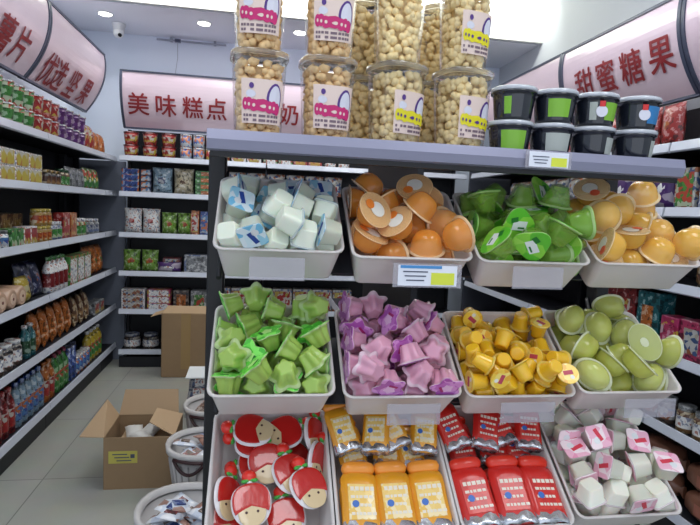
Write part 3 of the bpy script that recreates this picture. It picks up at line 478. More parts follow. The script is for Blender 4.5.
# ------------------------------------------------------------------ jelly cups in the bins
JM = {
 'a1': (mat('j_white', (226,232,214), .3, sss=.25, coat=.4, var=.05), pmat('l_blue', [(226,238,244),(160,212,234),(214,234,242),(120,190,226)], 42), mat('p_navy',(40,70,150)), M_white),
 'a2': (mat('j_orange', (252,164,66), .12, sss=.1, alpha=.5, coat=.6, var=.12), mat('l_orange', (252,206,140), .12, alpha=.28, coat=.7), mat('p_white', (240,236,226), .4), mat('p_or', (236,130,50), .4)),
 'a3': (mat('j_green', (142,190,72), .12, sss=.1, alpha=.52, coat=.5, var=.15), pmat('l_green', [(140,216,66),(96,196,48),(168,226,90)], 30), mat('p_white2', (236,240,238), .4), mat('p_dg', (36,120,44), .4)),
 'a4': (mat('j_peach', (255,200,84), .12, sss=.1, alpha=.62, coat=.6, var=.12), mat('l_peach', (253,224,170), .15, alpha=.35, coat=.7), mat('p_white', (240,236,226), .4), mat('p_red', (230,96,60), .4)),
 'b1': (mat('j_gstar', (172,204,98), .3, sss=.1, alpha=.85, coat=.4, var=.12), pmat('l_gstar', [(110,226,70),(84,200,60),(140,240,100)], 55), mat('p_lg', (190,240,140), .4), mat('p_dg', (36,120,44), .4)),
 'b2': (mat('j_pstar', (230,168,192), .3, sss=.1, alpha=.85, coat=.4, var=.14), pmat('l_pstar', [(196,112,196),(220,150,214),(176,84,176)], 55), mat('p_pw', (236,190,226), .4), mat('p_mag', (170,40,110), .4)),
 'b3': (mat('j_yel', (244,192,40), .25, sss=.2, trans=.1, coat=.5, var=.10), pmat('l_yel', [(248,206,70),(250,224,120),(240,180,50)], 45), mat('p_mag2', (190,70,90), .4), mat('p_white', (240,236,226), .4)),
 'b4': (mat('j_olive', (202,206,96), .15, sss=.1, alpha=.62, coat=.5, var=.16), mat('l_olive', (220,226,150), .15, coat=.6, alpha=.4), mat('p_olw', (226,230,200), .4), M_white),
 'c4': (mat('j_milk', (232,230,216), .3, sss=.25, coat=.4, var=.05), pmat('l_pink', [(238,180,200),(246,226,230),(232,150,180)], 34), mat('p_red2', (214,60,80), .4), M_white),
}
_fl = lambda n, c: mat('flange_'+n, c, .2, coat=.6, alpha=.75)
FLG = dict(a1=_fl('a',(222,230,226)), a2=_fl('b',(250,214,166)), a3=_fl('c',(184,216,140)), a4=_fl('d',(252,226,176)), b1=_fl('e',(206,228,160)), b2=_fl('f',(240,206,220)), b3=_fl('g',(248,210,96)), b4=_fl('h',(232,236,200)), c4=_fl('i',(236,222,222)))
JD = dict(a1=('white cube jelly cup','jelly_cup'), a2=('domed orange jelly cup','jelly_cup'), a3=('green three-lobed jelly cup','jelly_cup'), a4=('domed yellow peach jelly cup','jelly_cup'),
          b1=('green star jelly cup','jelly_cup'), b2=('pink star jelly cup','jelly_cup'), b3=('small round yellow jelly cup','jelly_cup'), b4=('olive-green half-moon jelly cup','jelly_cup'), c4=('milky white jelly cup','jelly_cup'))
LIDW = dict(a1='pale blue printed lid', a2='clear orange lid', a3='bright green printed lid', a4='clear pale lid', b1='bright green printed lid', b2='purple printed lid', b3='pale yellow printed lid', b4='pale clear lid', c4='pink printed lid')
JN_ = {'a1': 'cube_jelly_cup', 'a2': 'orange_jelly_cup', 'a3': 'three_lobed_jelly_cup', 'a4': 'peach_jelly_cup', 'b1': 'star_jelly_cup', 'b2': 'pink_star_jelly_cup', 'b3': 'round_jelly_cup', 'b4': 'half_moon_jelly_cup', 'c4': 'milk_jelly_cup'}
CAT = dict(a1='cube jelly', a2='orange jelly', a3='green jelly', a4='peach jelly', b1='star jelly', b2='star jelly', b3='yellow jelly', b4='half-moon jelly', c4='milk jelly')
BW = dict(a1='top left bin', a2='top row second bin', a3='top row third bin', a4='top right bin', b1='middle left bin', b2='pink star bin', b3='yellow cup bin', b4='middle right bin', c4='bottom right bin')
for k, (kind, poses) in POSES.items():
    b, l, l2 = jelly_kind(kind); m0, m1, m2, m3 = JM[k]
    root = thing(JN_[k], '', 'jelly cup')
    b.build('cup', [m0, FLG[k]], root); ld = l.build('lid', m1, root); ld['label'] = LIDW[k]; l2.build('lid_print', [m2, m3], ld)
    pr = Proto(root); F = frame(*BINS[k]); Lb = .25
    zs = sorted(p[2] for p in poses); hi = zs[int(len(zs)*.72)]
    for p in poses:
        Mx = F @ Matrix.Translation((p[0], p[1], p[2])) @ Quaternion(p[3:]).normalized().to_matrix().to_4x4()
        up = (Mx.to_3x3() @ Vector((0,0,1)))
        vis = up.dot(Vector((-.1,-.75,.65)))
        st = 'lid-up' if vis > .35 else ('tipped' if vis > -.45 else 'upside-down')
        row = 'front' if p[1] < .085 else ('middle' if p[1] < .17 else 'back')
        col = 'left' if p[0] < -.04 else ('centre' if p[0] < .04 else 'right')
        lay = ', top of heap' if p[2] > hi else ''
        lab = '%s %s, %s %s of %s%s' % (st, JD[k][0], row, col, BW[k], lay)
        pr.put(lab, CAT[k], lab.split(',')[0] + 's of the ' + BW[k], Mx.translation, quat=Mx.to_quaternion())

# ------------------------------------------------------------------ strawberry packs, pouches
def outline(pts, z): return [(x, y, z) for x, y in pts]
def pill(ol, t, mat_=0, z0=0):
    """pillowy slab from a 2D outline"""
    cx = sum(p[0] for p in ol)/len(ol); cy = sum(p[1] for p in ol)/len(ol)
    sc = lambda s: [(cx+(x-cx)*s, cy+(y-cy)*s) for x, y in ol]
    m = MB(); m.loft([outline(sc(.55), z0-t), outline(sc(.86), z0-t*.8), outline(sc(.97), z0-.0012), outline(sc(1), z0-.0008), outline(sc(1), z0+.0008), outline(sc(.97), z0+.0012), outline(sc(.86), z0+t*.8), outline(sc(.55), z0+t)], mat_)
    return m
def head_ol(s, n=28, ax=.047, ay=.050):
    out = []
    for i in range(n):
        t = 2*PI*i/n; c_, s_ = math.cos(t), math.sin(t)
        w = 1 + (.10 if s_ > 0 else -.10)*abs(s_)
        out.append((ax*s*math.copysign(abs(c_)**.85, c_)*w, ay*s*math.copysign(abs(s_)**.9, s_)))
    return out
M_sred = mat('straw_red', (190,34,30), .25, coat=.6, bump=.25, bscale=60); M_cream = mat('straw_cream', (214,190,148), .35, coat=.4)
M_swhite = mat('straw_border', (232,226,228), .35, coat=.4); M_leaf = mat('straw_leaf', (70,170,70), .4); M_cap = mat('cap_red', (224,44,30), .3, coat=.4)
M_eye = mat('eye_dark', (60,20,24), .4)
root = thing('strawberry_pack', '', 'candy pack')
pill(head_ol(1), .009).build('pouch', M_swhite, root)
hair = [p for p in head_ol(.93)]
hp = []
for x, y in hair:
    hp.append((x, max(y, -.008 - .016*abs(x/.047)) if abs(x) < .036 else y))
pill(hp, .0022, 0, .0092).build('red_top', M_sred, root)
fc = pill([(x*.76, y*.66-.022) for x, y in head_ol(.9)], .0016, 0, .0092).build('face', M_cream, root); fc['label'] = 'cream printed face'
for s in (-1, 1): MB().lathe([(.0032,0),(.0028,.001)], 10, (s*.013,-.020,.0108)).build('eye', M_eye, fc)
MB().ball((0,.066,0), .0185, 2, sq=(1,.9,.8)).build('cap', M_cap, root)
MB().lathe([(.008,.0),(.008,.014)], 12).xf(Matrix.Translation((0,.045,0)) @ Matrix.Rotation(-PI/2,4,'X')).build('spout', M_swhite, root)
lf = MB()
for a in (-.9,-.3,.3,.9): lf.ball((.016*math.sin(a),.050+.006*math.cos(a),.006), .009, 1, sq=(1,.6,.5))
lf.build('leaf', M_leaf, root)
pr = Proto(root); F = frame(*BINS['c1'])
# x, y, z(above rim), in-plane angle, pitch, roll, label
SP = [(-.040,.066,-.004,.12,.10,0,'large strawberry-shaped pack with cream face at the front, lowest in the bottom left bin'),
      (-.092,.095,-.032,.0,.1,.9,'strawberry pack turned on edge against the left wall of the bottom left bin'),
      (.082,.095,.000,.42,.15,.25,'strawberry pack leaning right at the front right of the bottom left bin'),
      (.045,.135,-.012,.35,.15,.2,'strawberry pack with white bow edge in the centre right of the bottom left bin'),
      (-.008,.165,-.018,.15,.2,-.1,'strawberry pack with its red cap up in the centre of the bottom left bin'),
      (-.042,.235,.004,1.45,.1,.1,'strawberry pack lying sideways at the back left of the bottom left bin, face up'),
      (-.038,.222,-.022,1.4,.05,.0,'strawberry pack lying sideways under another, back left of the bottom left bin'),
      (-.030,.175,-.045,1.7,.1,.0,'strawberry pack deep under the others, left of the bottom left bin'),
      (.104,.165,-.018,-.1,.2,1.1,'strawberry pack on edge against the right wall of the bottom left bin'),
      (.102,.225,-.01,.1,.2,.9,'strawberry pack on edge at the back right of the bottom left bin'),
      (.030,.238,-.015,-1.2,.1,.0,'strawberry pack lying sideways at the back centre of the bottom left bin'),
      (.035,.050,-.045,.2,.1,-.1,'strawberry pack tucked low at the front of the bottom left bin'),
      (-.085,.055,-.060,-.2,.05,.1,'strawberry pack at the bottom front left corner of the bottom left bin'),
      (.055,.190,-.055,.5,.05,.1,'strawberry pack deep in the middle of the bottom left bin')]
for x, y, z, a, pi_, ro, lab in SP:
    Mx = F @ Matrix.Translation((x, y+.01, z)) @ Matrix.Rotation(a, 4, 'Z') @ Matrix.Rotation(ro, 4, 'Y') @ Matrix.Rotation(pi_, 4, 'X')
    pr.put(lab, 'candy pack', 'strawberry-shaped packs in the bottom left bin', Mx.translation, quat=Mx.to_quaternion(), scale=.9)

def pouch_ol(w, h):
    return [(-w/2, 0), (-w/4, -.001), (0, -.0015), (w/4, -.001), (w/2, 0), (w/2*.98, h*.25), (w/2*.97, h*.5), (w/2, h*.72), (w/2*.98, h*.86), (w/2*.88, h*.94), (w*.30, h*.985), (.0, h), (-w*.30, h*.985), (-w/2*.88, h*.94), (-w/2*.98, h*.86), (-w/2, h*.72), (-w/2*.97, h*.5), (-w/2*.98, h*.25)]
def make_pouch(col, cap, foil, cols, w=.076, h=.125):
    root = thing('jelly_pouch', '', 'pouch')
    pill(pouch_ol(w, h), .0145).build('pouch', col, root)
    p = MB(); p.bbox((0, h*.46, .0142), (w*.70, h*.56, .0016), .0007); pp_ = p.build('print', cols, root)
    rn = random.Random(5); q = MB()
    for r_ in range(4):
        x = -w*.28
        while x < w*.26:
            ww = rn.uniform(.004, .009); q.box((x+ww/2, h*(.66-.13*r_), .0152), (ww, .0055 if r_ else .008, .0006)); x += ww+.0022
    q.build('small_print', mat('pouch_print_white', (232,222,206), .4), pp_)
    MB().lathe([(.007,0),(.007,.0006)], 14, (-w*.16, h*.42, .0153)).build('round_mark', blue_mark, pp_)
    g = MB(); rn = random.Random(int(w*1e4)+len(cap.name)); R = []
    for (sx, y, tz) in ((.35,.006,.006),(.80,-.001,.015),(1.02,-.004,.024),(1.04,.006,.024),(1.0,.020,.0165)):
        R.append([(w/2*sx*math.cos(2*PI*i/22)*(1+rn.uniform(-.05,.05)), y+rn.uniform(-.003,.003), tz*math.sin(2*PI*i/22)*(1+.25*math.cos(4*PI*i/22)+rn.uniform(-.22,.22))) for i in range(22)])
    g.loft(R, cap0=True, cap1=False); gg = g.build('foil_base', foil, root); gg['label'] = 'crumpled silver foil base'
    c = MB(); c.loft([sring(.024,.008,-.004,3), sring(.032,.0125,0,3), sring(.0355,.0140,.009,3), sring(.033,.0130,.018,3), sring(.024,.008,.023,3)])
    c.xf(Matrix.Translation((0, h*.965, 0)) @ Matrix.Rotation(-PI/2, 4, 'X')).build('cap', cap, root)
    return root
blue_mark = mat('blue_mark', (60,110,190), .4)
M_or = mat('pouch_orange', (232,158,36), .3, coat=.5, bump=.35, bscale=50, var=.1); M_orc = mat('cap_orange', (240,150,50), .35, coat=.3)
M_orp = pmat('pr_orange', [(240,206,120),(236,190,84),(244,222,170),(238,200,110)], 90)
M_rd = mat('pouch_red', (206,40,34), .3, coat=.5, bump=.35, bscale=50, var=.08); M_rdc = mat('cap_scarlet', (222,50,30), .35, coat=.3)
M_rdp = pmat('pr_red', [(206,40,34),(214,54,44),(196,36,34)], 90)
def pouches(k, root, col, W):
    pr = Proto(root); F = frame(*BINS[k]); G = '%s pouches in the bottom row' % col
    def put(x, y, z, rz, ry, rx, lab, sc):
        Mx = F @ Matrix.Translation((x, y, z)) @ Matrix.Rotation(rz, 4, 'Z') @ Matrix.Rotation(ry, 4, 'Y') @ Matrix.Rotation(rx, 4, 'X')
        pr.put(lab, 'pouch', G, Mx.translation, quat=Mx.to_quaternion(), scale=sc)
    for x, w in ((-.078,'left'),(.003,'centre'),(.082,'right')):
        put(x, .006, -.012+rnd.uniform(-.004,.006), rnd.uniform(-.05,.05), rnd.uniform(-.12,.12), .03, '%s pouch lying cap-up in the front row, %s' % (col, w), 1.10)
        put(x+.002, .012, -.050, 0, 0, 0, '%s pouch under the front row, %s' % (col, w), 1.0)
    for x, y, z, a, w in ((-.090,.188,.004,.25,'far left'),(-.034,.176,.018,-.25,'left of centre'),(.028,.192,.008,.3,'right of centre'),(.086,.180,.002,-.2,'far right')):
        put(x, y, z, a, rnd.uniform(-.4,.4), .22, '%s pouch showing its silver foil base in the back row, %s' % (col, w), .86)
    for x, w in ((-.072,'left'),(.0,'centre'),(.070,'right')):
        put(x, .160, -.034, rnd.uniform(-.25,.25), rnd.uniform(-.2,.2), .1, '%s pouch under the back row with its foil base peeking out, %s' % (col, w), .86)
pouches('c2', make_pouch(M_or, M_orc, M_silver, M_orp), 'orange drink', 0)
pouches('c3', make_pouch(M_rd, M_rdc, M_silver, M_rdp), 'red drink', 0)

# ------------------------------------------------------------------ popcorn tubs on the rack
M_pop = mat('popcorn_caramel', (236,200,146), .5, var=.16, bump=.6, bscale=110); M_pop2 = mat('popcorn_pale', (240,216,160), .5, var=.14, bump=.6, bscale=110)
M_lab = mat('tub_label', (228,206,196), .5); M_mag = mat('label_magenta', (196,38,110), .5); M_pur = mat('label_purple', (84,52,130), .5); M_ly = mat('label_yellow', (226,214,40), .5); M_pale = mat('label_pale', (214,214,226), .5)
TZ = 1.5592
def tub_r(z): return .0475 + .0085*z/.172, 5
def tub_proto(pop, accent, seed, label_):
    root = thing('popcorn_tub', '', 'popcorn')
    rings = [sring(.030,.030,0,3.2), sring(.0455,.0455,.001,3.2), sring(.048,.048,.006,3.2)] + [sring(.048+.0085*k/6,.048+.0085*k/6,.006+.160*k/6,3.2) for k in range(1,7)]
    MB().loft(rings, cap1=False).build('tub', M_clear, root)
    MB().loft([sring(.0565,.0565,.166,3.2), sring(.0605,.0605,.1665,3.2), sring(.0610,.0610,.1755,3.2), sring(.0585,.0585,.1775,3.2), sring(.054,.054,.1765,3.2), sring(.050,.050,.1735,3.2), sring(.0,.0,.1735,3.2)], cap0=False, cap1=False).build('lid', mat('lid_plastic', (240,242,244), .12, trans=.92, coat=.5), root)
    rn = random.Random(seed); m = MB()
    z = .014; lay = 0
    while z < .160:
        R = .0475 + .0085*z/.166 - .0125
        n = 17
        for i in range(n):
            t = 2*PI*(i+.5*(lay % 2))/n + rn.uniform(-.13,.13); c_, s_ = math.cos(t), math.sin(t)
            x = R*1.0*math.copysign(abs(c_)**.72, c_); y = R*1.0*math.copysign(abs(s_)**.72, s_)
            q_ = rn.uniform(.93,1.0); m.ball((x*q_, y*q_, z+rn.uniform(-.005,.005)), .0100+rn.uniform(-.0015,.0025), 1, jit=.20, rn=rn)
        z += .0152; lay += 1
    m.add([(-.02,-.02,.01),(.02,-.02,.01),(.02,.02,.01),(-.02,.02,.01),(-.025,-.025,.15),(.025,-.025,.15),(.025,.025,.15),(-.025,.025,.15)], [(0,1,2,3),(4,5,6,7),(0,1,5,4),(1,2,6,5),(2,3,7,6),(3,0,4,7)])
    pc = m.build('popcorn', pop, root); pc['kind'] = 'stuff'
    if label_:
        def S(u, z, off):   # wraps label coordinates on the tub's front-right face
            a = -PI/2 + u/.052; r = .048+.0085*(z-.006)/.16 + off
            c_, s_ = math.cos(a), math.sin(a)
            return (r*math.copysign(abs(c_)**(2/3.2), c_), r*math.copysign(abs(s_)**(2/3.2), s_), z)
        def patch(u0, u1, z0, z1, off, fn=None, nu=12):
            m = MB(); vs = []; fs = []
            for i in range(nu+1):
                u = u0+(u1-u0)*i/nu
                for zz in (z0, z1): vs.append(S(u, zz, off))
            for i in range(nu): fs.append((2*i, 2*i+2, 2*i+3, 2*i+1))
            vs2 = [S(u0+(u1-u0)*(i//2)/nu, (z0, z1)[i % 2], off-.0006) for i in range(2*nu+2)]
            o = len(vs); vs += vs2; fs += [tuple(o+j for j in f[::-1]) for f in fs]
            m.add(vs, fs, 0, True); return m
        lb_ = patch(-.033,.043,.030,.118,.0008).build('label', M_lab, root)
        # oval emblem, a bubble word and lines of small print
        def blob(cu, cz, ru, rz, off, n=18): 
            m = MB(); vs = [S(cu+ru*math.cos(2*PI*i/n), cz+rz*math.sin(2*PI*i/n), off) for i in range(n)]; vs.append(S(cu, cz, off))
            m.add(vs, [(i, (i+1) % n, n) for i in range(n)], 0, False); return m
        blob(.021,.081,.0165,.031,.0014).build('emblem', M_pur, lb_); blob(.021,.081,.0130,.026,.0019).build('emblem', M_pale, lb_)
        wd = MB()
        for i in range(7):
            b_ = blob(-.022+.0078*i, .068-.0012*i+(.002 if i % 2 else 0), .0072, .0125, .0022+.00012*i, 12); wd.add(b_.v, b_.f)
        wd.build('bubble_lettering', accent, lb_)
        bl = MB()
        for i in range(6):
            b_ = blob(-.0215+.0078*i, .068-.0012*i, .0022, .0036, .0032, 8); bl.add(b_.v, b_.f)
        bl.build('bubble_detail', M_lab if accent is not M_ly else M_pur, lb_)
        sm = blob(-.012,.088,.0085,.008,.0016,12); b_ = blob(-.010,.104,.004,.006,.0018,10); sm.build('emblem', M_pale, lb_); b_.build('emblem', M_pur, lb_)
        sp = MB()
        for r in range(2):
            for i in range(9):
                if rn.random() < .85:
                    q = patch(-.027+.0066*i, -.027+.0066*i+.0048, .043-.009*r, .048-.009*r, .0016, nu=1); sp.add(q.v, q.f)
        sp.build('small_print', mat('print_grey', (120,100,110), .5), lb_)
    return root
TUBA = tub_proto(M_pop, M_mag, 3, True); TUBB = tub_proto(M_pop2, M_ly, 4, True); TUBP = tub_proto(M_pop2, M_ly, 5, False)
pa, pb, pp = Proto(TUBA), Proto(TUBB), Proto(TUBP)
TH = .1765
def tub(pr, x, y, lvl, rz, lab, sc=1): pr.put(lab, 'popcorn', 'clear popcorn tubs on the rack top', (x, y, TZ + lvl*(TH+.0012)), (0,0,rz), scale=(sc,sc,1))
tub(pa,-.012,1.20,0,.10,'popcorn tub with magenta-lettered label, leftmost of the lower tubs')
tub(pa,-.014,1.20,1,-.05,'popcorn tub with magenta-lettered label, upper of the leftmost stack')
tub(pa,.133,1.205,0,.12,'popcorn tub with magenta-lettered label, second from the left in the lower tubs')
tub(pa,.134,1.205,1,.0,'popcorn tub with magenta-lettered label, upper of the second stack from the left')
tub(pb,.286,1.20,0,.42,'pale popcorn tub with yellow-lettered label, third from the left in the lower tubs')
tub(pp,.284,1.20,1,.0,'unlabelled side of an upper popcorn tub, on top of the third stack from the left', .97)
tub(pb,.437,1.20,0,.30,'pale popcorn tub with yellow-lettered label, rightmost lower tub beside the black jars')
tub(pb,.435,1.20,1,.25,'pale popcorn tub with yellow-lettered label, upper of the rightmost stack', .93)
tub(pp,.235,1.345,0,.3,'popcorn tub standing behind between the second and third front tubs')
tub(pp,.232,1.345,1,.1,'upper popcorn tub behind between the second and third front stacks')
tub(pp,.41,1.345,0,.2,'popcorn tub standing behind between the third and rightmost front tubs')
tub(pp,.413,1.345,1,.6,'upper popcorn tub behind the gap between the third and rightmost stacks')

# ------------------------------------------------------------------ black jelly bowls
M_bowl = mat('bowl_black', (24,28,38), .12, coat=.8); M_blid = mat('bowl_lid', (216,220,228), .12, trans=.3, coat=.5); M_gl = mat('bowl_green', (124,180,48), .4, coat=.3)
M_bl = mat('bowl_blue', (40,120,180), .4, coat=.3); M_gw = mat('bowl_grey', (172,178,172), .4); M_rd2 = mat('bowl_red', (214,50,50), .4)
def bowl(panels):
    root = thing('jelly_bowl', '', 'dessert bowl')
    MB().lathe([(.030,0),(.038,.001),(.040,.006),(.0455,.050),(.046,.0575),(.050,.058),(.0502,.062)], 32).build('bowl', M_bowl, root)
    MB().lathe([(.0503,.0622),(.0508,.0660),(.0500,.0700),(.0465,.0720),(.044,.0705),(.0,.0705)], 32, cap1=False).build('lid', M_blid, root)
    for (a0, a1, z0, z1, mm, off) in panels:
        n = 10; m = MB(); vs = []
        for q in (0, .0006):
            for i in range(n+1):
                a = -PI/2 + a0+(a1-a0)*i/n
                for z in (z0, z1):
                    r = .040+.0055*(z-.006)/.044 + .0008 + off - .0006 + q; vs.append((r*math.cos(a), r*math.sin(a), z))
        o = 2*(n+1); fs = []
        for i in range(n): fs += [(2*i,2*i+2,2*i+3,2*i+1), (o+2*i,o+2*i+1,o+2*i+3,o+2*i+2)]
        m.add(vs, fs, 0, True); m.build('label_band', mm, root)
    if any(p[4] is M_rd2 for p in panels):
        d_ = MB().lathe([(.0125,0),(.0125,.0012)], 18); a = -PI/2-.28
        d_.xf(Matrix.Translation((.0445*math.cos(a), .0445*math.sin(a), .030)) @ Matrix.Rotation(a+PI/2, 4, 'Z') @ Matrix.Rotation(PI/2, 4, 'X')).build('badge', M_pale, root)
    return root
JX = [(.546,.542), (.644,.640), (.744,.741), (.850,.846)]
UP = [[(-.9,-.55,.012,.048,M_gl,0)], [(-.75,.35,.012,.050,M_gl,0)], [(-.85,-.5,.012,.05,M_gw,0),(-.1,.75,.012,.050,M_gl,0),(-.4,-.15,.040,.052,M_rd2,.0015)], [(-.1,.85,.012,.050,M_bl,0),(-.4,-.15,.040,.052,M_rd2,.0015)]]
LO = [[(-.8,.45,.010,.050,M_gl,0)], [(-.7,.6,.012,.050,M_gw,0)], [(.15,.9,.012,.048,M_gw,0)], [(.4,.85,.012,.048,M_gw,0)]]
JN = [('small green label edge','green label'), ('green label','grey label'), ('green label and round badge','grey label at its right'), ('blue label and round badge','narrow grey label')]
JP = ['leftmost', 'second', 'third', 'rightmost']
for i, (xu, xl) in enumerate(JX):
    for lvl, (x, P_) in enumerate(((xl, LO[i]), (xu, UP[i]))):
        r_ = bowl(P_); Proto(r_).put('black dessert bowl with %s, %s in the %s row' % (JN[i][1-lvl], JP[i], ['lower','upper'][lvl]), 'dessert bowl', 'black lidded bowls on the rack top', (x, 1.165, TZ+lvl*.0735), (0,0,rnd.uniform(-.1,.1)))

# ------------------------------------------------------------------ packaged goods
def P_cup(body, lid, band, r=.056, h=.110, name='noodle_cup', cat='noodle cup'):
    root = thing(name, '', cat)
    MB().lathe([(r*.74,0),(r*.76,.002),(r*.95,h*.93)], 20).build('cup', body, root)
    MB().lathe([(r,h*.93),(r*1.01,h*.94),(r*1.01,h*.985),(r*.96,h)], 20).build('lid', lid, root)
    m = MB(); m.lathe([(r*.82+.0012,h*.28),(r*.91+.0012,h*.74)], 20, cap0=False, cap1=False); m.build('label', band, root)
    return root
def P_can(body, lid, r=.05, h=.11, name='tin_can', cat='can'):
    root = thing(name, '', cat)
    MB().lathe([(r*.96,0),(r,.003),(r,h*.9)], 20).build('body', body, root)
    MB().lathe([(r*1.02,h*.9),(r*1.02,h*.985),(r*.96,h)], 20).build('lid', lid, root)
    return root
def P_box(body, lab, w, d, h, name='snack_box', cat='box', frac=.7):
    root = thing(name, '', cat)
    MB().bbox((0,0,h/2), (w, d, h), .003).build('carton', body, root)
    MB().box((0,-d/2-.0006,h/2), (w*frac, .0014, h*frac)).build('label', lab, root)
    return root
def bagmesh(w, h, t, nx=8, nz=10, seed=0, wob=.004):
    rn = random.Random(seed); m = MB()
    for s in (-1, 1):
        vs = []; fs = []
        for j in range(nz+1):
            v = j/nz*2-1
            for i in range(nx+1):
                u = i/nx*2-1
                th = t/2*max(0, 1-abs(u)**2.6)**.6*max(0, 1-abs(v)**4)**.8
                xw = w/2*(1 - .06*(1-abs(v)**3))
                vs.append((u*xw, s*(th+.0004) + (rn.uniform(-wob, wob)*.5 if abs(u) < .9 and abs(v) < .9 else 0), h*(v+1)/2))
        for j in range(nz):
            for i in range(nx):
                a = j*(nx+1)+i; fs.append((a, a+1, a+nx+2, a+nx+1) if s < 0 else (a, a+nx+1, a+nx+2, a+1))
        m.add(vs, fs, 0, True)
    # close rim
    n1 = (nx+1)*(nz+1); edge = [i for i in range(nx+1)] + [j*(nx+1)+nx for j in range(1, nz+1)] + [nz*(nx+1)+i for i in range(nx-1, -1, -1)] + [j*(nx+1) for j in range(nz-1, 0, -1)]
    for a, b in zip(edge, edge[1:]+edge[:1]): m.f.append([a, b, b+n1, a+n1]); m.m.append(0); m.sm.append(False)
    return m
def P_bag(body, lab, w, h, t, name='snack_bag', cat='bag', seed=0):
    root = thing(name, '', cat)
    bagmesh(w, h, t, seed=seed).build('bag', body, root)
    lb = bagmesh(w*.62, h*.42, t*.5, 6, 6, seed+1, .001); lb.v = [(x, y - t*.27, z+h*.3) for x, y, z in lb.v]; lb.build('label', lab, root)
    m = MB()
    for z in (h-.014,):
        m.box((0,0,z+.007), (w*.985,.003,.013))
    m.build('seal', body, root)
    return root
def P_bottle(body, cap, lab, r=.032, h=.20, name='bottle', cat='bottle', neck=.4):
    root = thing(name, '', cat)
    MB().lathe([(r*.9,0),(r,.005),(r,h*.62),(r*.85,h*.72),(r*neck,h*.86),(r*neck,h*.92)], 16).build('bottle', body, root)
    MB().lathe([(r*neck*1.25,h*.9),(r*neck*1.25,h*.99),(r*neck,h)], 14).build('cap', cap, root)
    MB().lathe([(r*1.02,h*.16),(r*1.02,h*.55)], 16, cap0=False, cap1=False).build('label', lab, root)
    return root
def P_jar(body, lid, lab, r=.04, h=.10, name='jar', cat='jar'):
    root = thing(name, '', cat)
    MB().lathe([(r*.92,0),(r,.005),(r,h*.72),(r*.82,h*.82)], 18).build('jar', body, root)
    MB().lathe([(r*.86,h*.82),(r*.88,h*.985),(r*.84,h)], 18).build('lid', lid, root)
    MB().lathe([(r*1.015,h*.18),(r*1.015,h*.62)], 18, cap0=False, cap1=False).build('label', lab, root)
    return root
ORD = ['first','second','third','fourth','fifth','sixth','seventh','eighth','ninth','tenth','eleventh','twelfth']
def mute(c, k=.94, d=.72):
    g = .3*c[0]+.59*c[1]+.11*c[2]; return tuple((g+(x-g)*k)*d for x in c)
def C_(n, *c):
    c = mute(c); dk = tuple(x*.55 for x in c); lt = tuple(x*.5+112 for x in c)
    return pmat('c_'+n, [dk, c, c, c, lt], 34, kind='noise', seed=len(n)+sum(c) % 7)
white = pmat('c_white', [(120,124,146),(206,208,210),(214,214,214),(218,218,216),(170,120,110)], 40, kind='noise'); red = C_('red',204,44,40); dred = C_('dred',150,30,34); green = C_('green',70,160,66); purple = C_('purple',116,52,140); orange = C_('orange',226,120,40)
yellow = C_('yellow',232,200,50); blue = C_('blue',44,84,180); lblue = C_('lblue',160,196,222); cream = C_('cream',226,214,180); brown = C_('brown',112,70,44); teal = C_('teal',30,120,130)
pink = C_('pink',226,70,120); grey = C_('grey',150,154,160); gold = C_('gold',190,146,60); dgreen = C_('dgreen',30,90,50); navy = C_('navy',30,40,90); lgreen = C_('lgreen',140,196,70)
mixr = pmat('mix_red', [mute(c) for c in [(206,40,36),(230,200,80),(190,30,34),(236,230,220)]], 44); mixg = pmat('mix_green', [mute(c) for c in [(86,176,70),(220,236,200),(60,140,60),(230,80,60)]], 48)
mixp = pmat('mix_purple', [mute(c) for c in [(120,50,150),(220,190,226),(96,36,120)]], 54); mixb = pmat('mix_blue', [mute(c) for c in [(52,90,190),(220,228,240),(90,150,214),(230,120,60)]], 51)
mixo = pmat('mix_orange', [mute(c) for c in [(230,120,36),(246,190,70),(190,70,30),(240,220,180)]], 41); mixw = pmat('mix_white', [mute(c) for c in [(232,230,222),(214,206,186),(190,110,70),(236,236,236),(80,110,170)]], 54)
mixy = pmat('mix_yellow', [mute(c) for c in [(238,236,222),(240,214,70),(236,226,180),(230,150,60)]], 28); mixn = pmat('mix_brown', [mute(c) for c in [(120,76,46),(176,130,80),(90,50,36),(226,206,170)]], 48)
mixk = pmat('mix_pink', [mute(c) for c in [(232,60,130),(246,210,226),(240,200,60),(206,40,100)]], 41); mixd = pmat('mix_dark', [mute(c) for c in [(50,44,52),(110,90,80),(30,34,44),(180,170,160)]], 54)
mixs = pmat('mix_silver', [mute(c) for c in [(196,200,210),(120,140,190),(226,228,234),(90,100,140)]], 48, metal=.2); mixv = pmat('mix_violet', [mute(c) for c in [(226,220,232),(96,50,140),(216,200,226)]], 25)

class Run:
    """places goods along one shelf; pos = distance along the run"""
    def __init__(s, where, toM, rz, nm): s.where = where; s.toM = toM; s.rz = rz; s.nm = nm
    def put(s, root, look, cat, start, n, pitch, z, depth=.06, stack=1, sh=0, tilt=0, yaw=0, lie=None):
        pr = Proto(root)
        for i in range(n):
            for k in range(stack):
                x, y = s.toM(start + pitch*i, depth)
                pos = '' if n == 1 else (', %s %s' % (ORD[i], s.nm))
                lv = '' if stack == 1 else (', ' + (['lower','upper'] if stack == 2 else ['bottom','second','third','fourth'])[k] + ' one')
                pr.put('%s, %s%s%s' % (look, s.where, pos, lv), cat, look + 's on the ' + s.where, (x, y, z + .0006 + k*(sh+.0008)), (tilt, 0, s.rz + yaw + rnd.uniform(-.03,.03)))
def lrun(i, w): return Run('left wall %s shelf' % w, lambda p, d: (-1.262-d, p), PI/2, 'from camera'), ZP[i]
def brun(i, w): return Run('back wall %s shelf' % w, lambda p, d: (p, 4.812+d), 0, 'from left'), ZP[i]
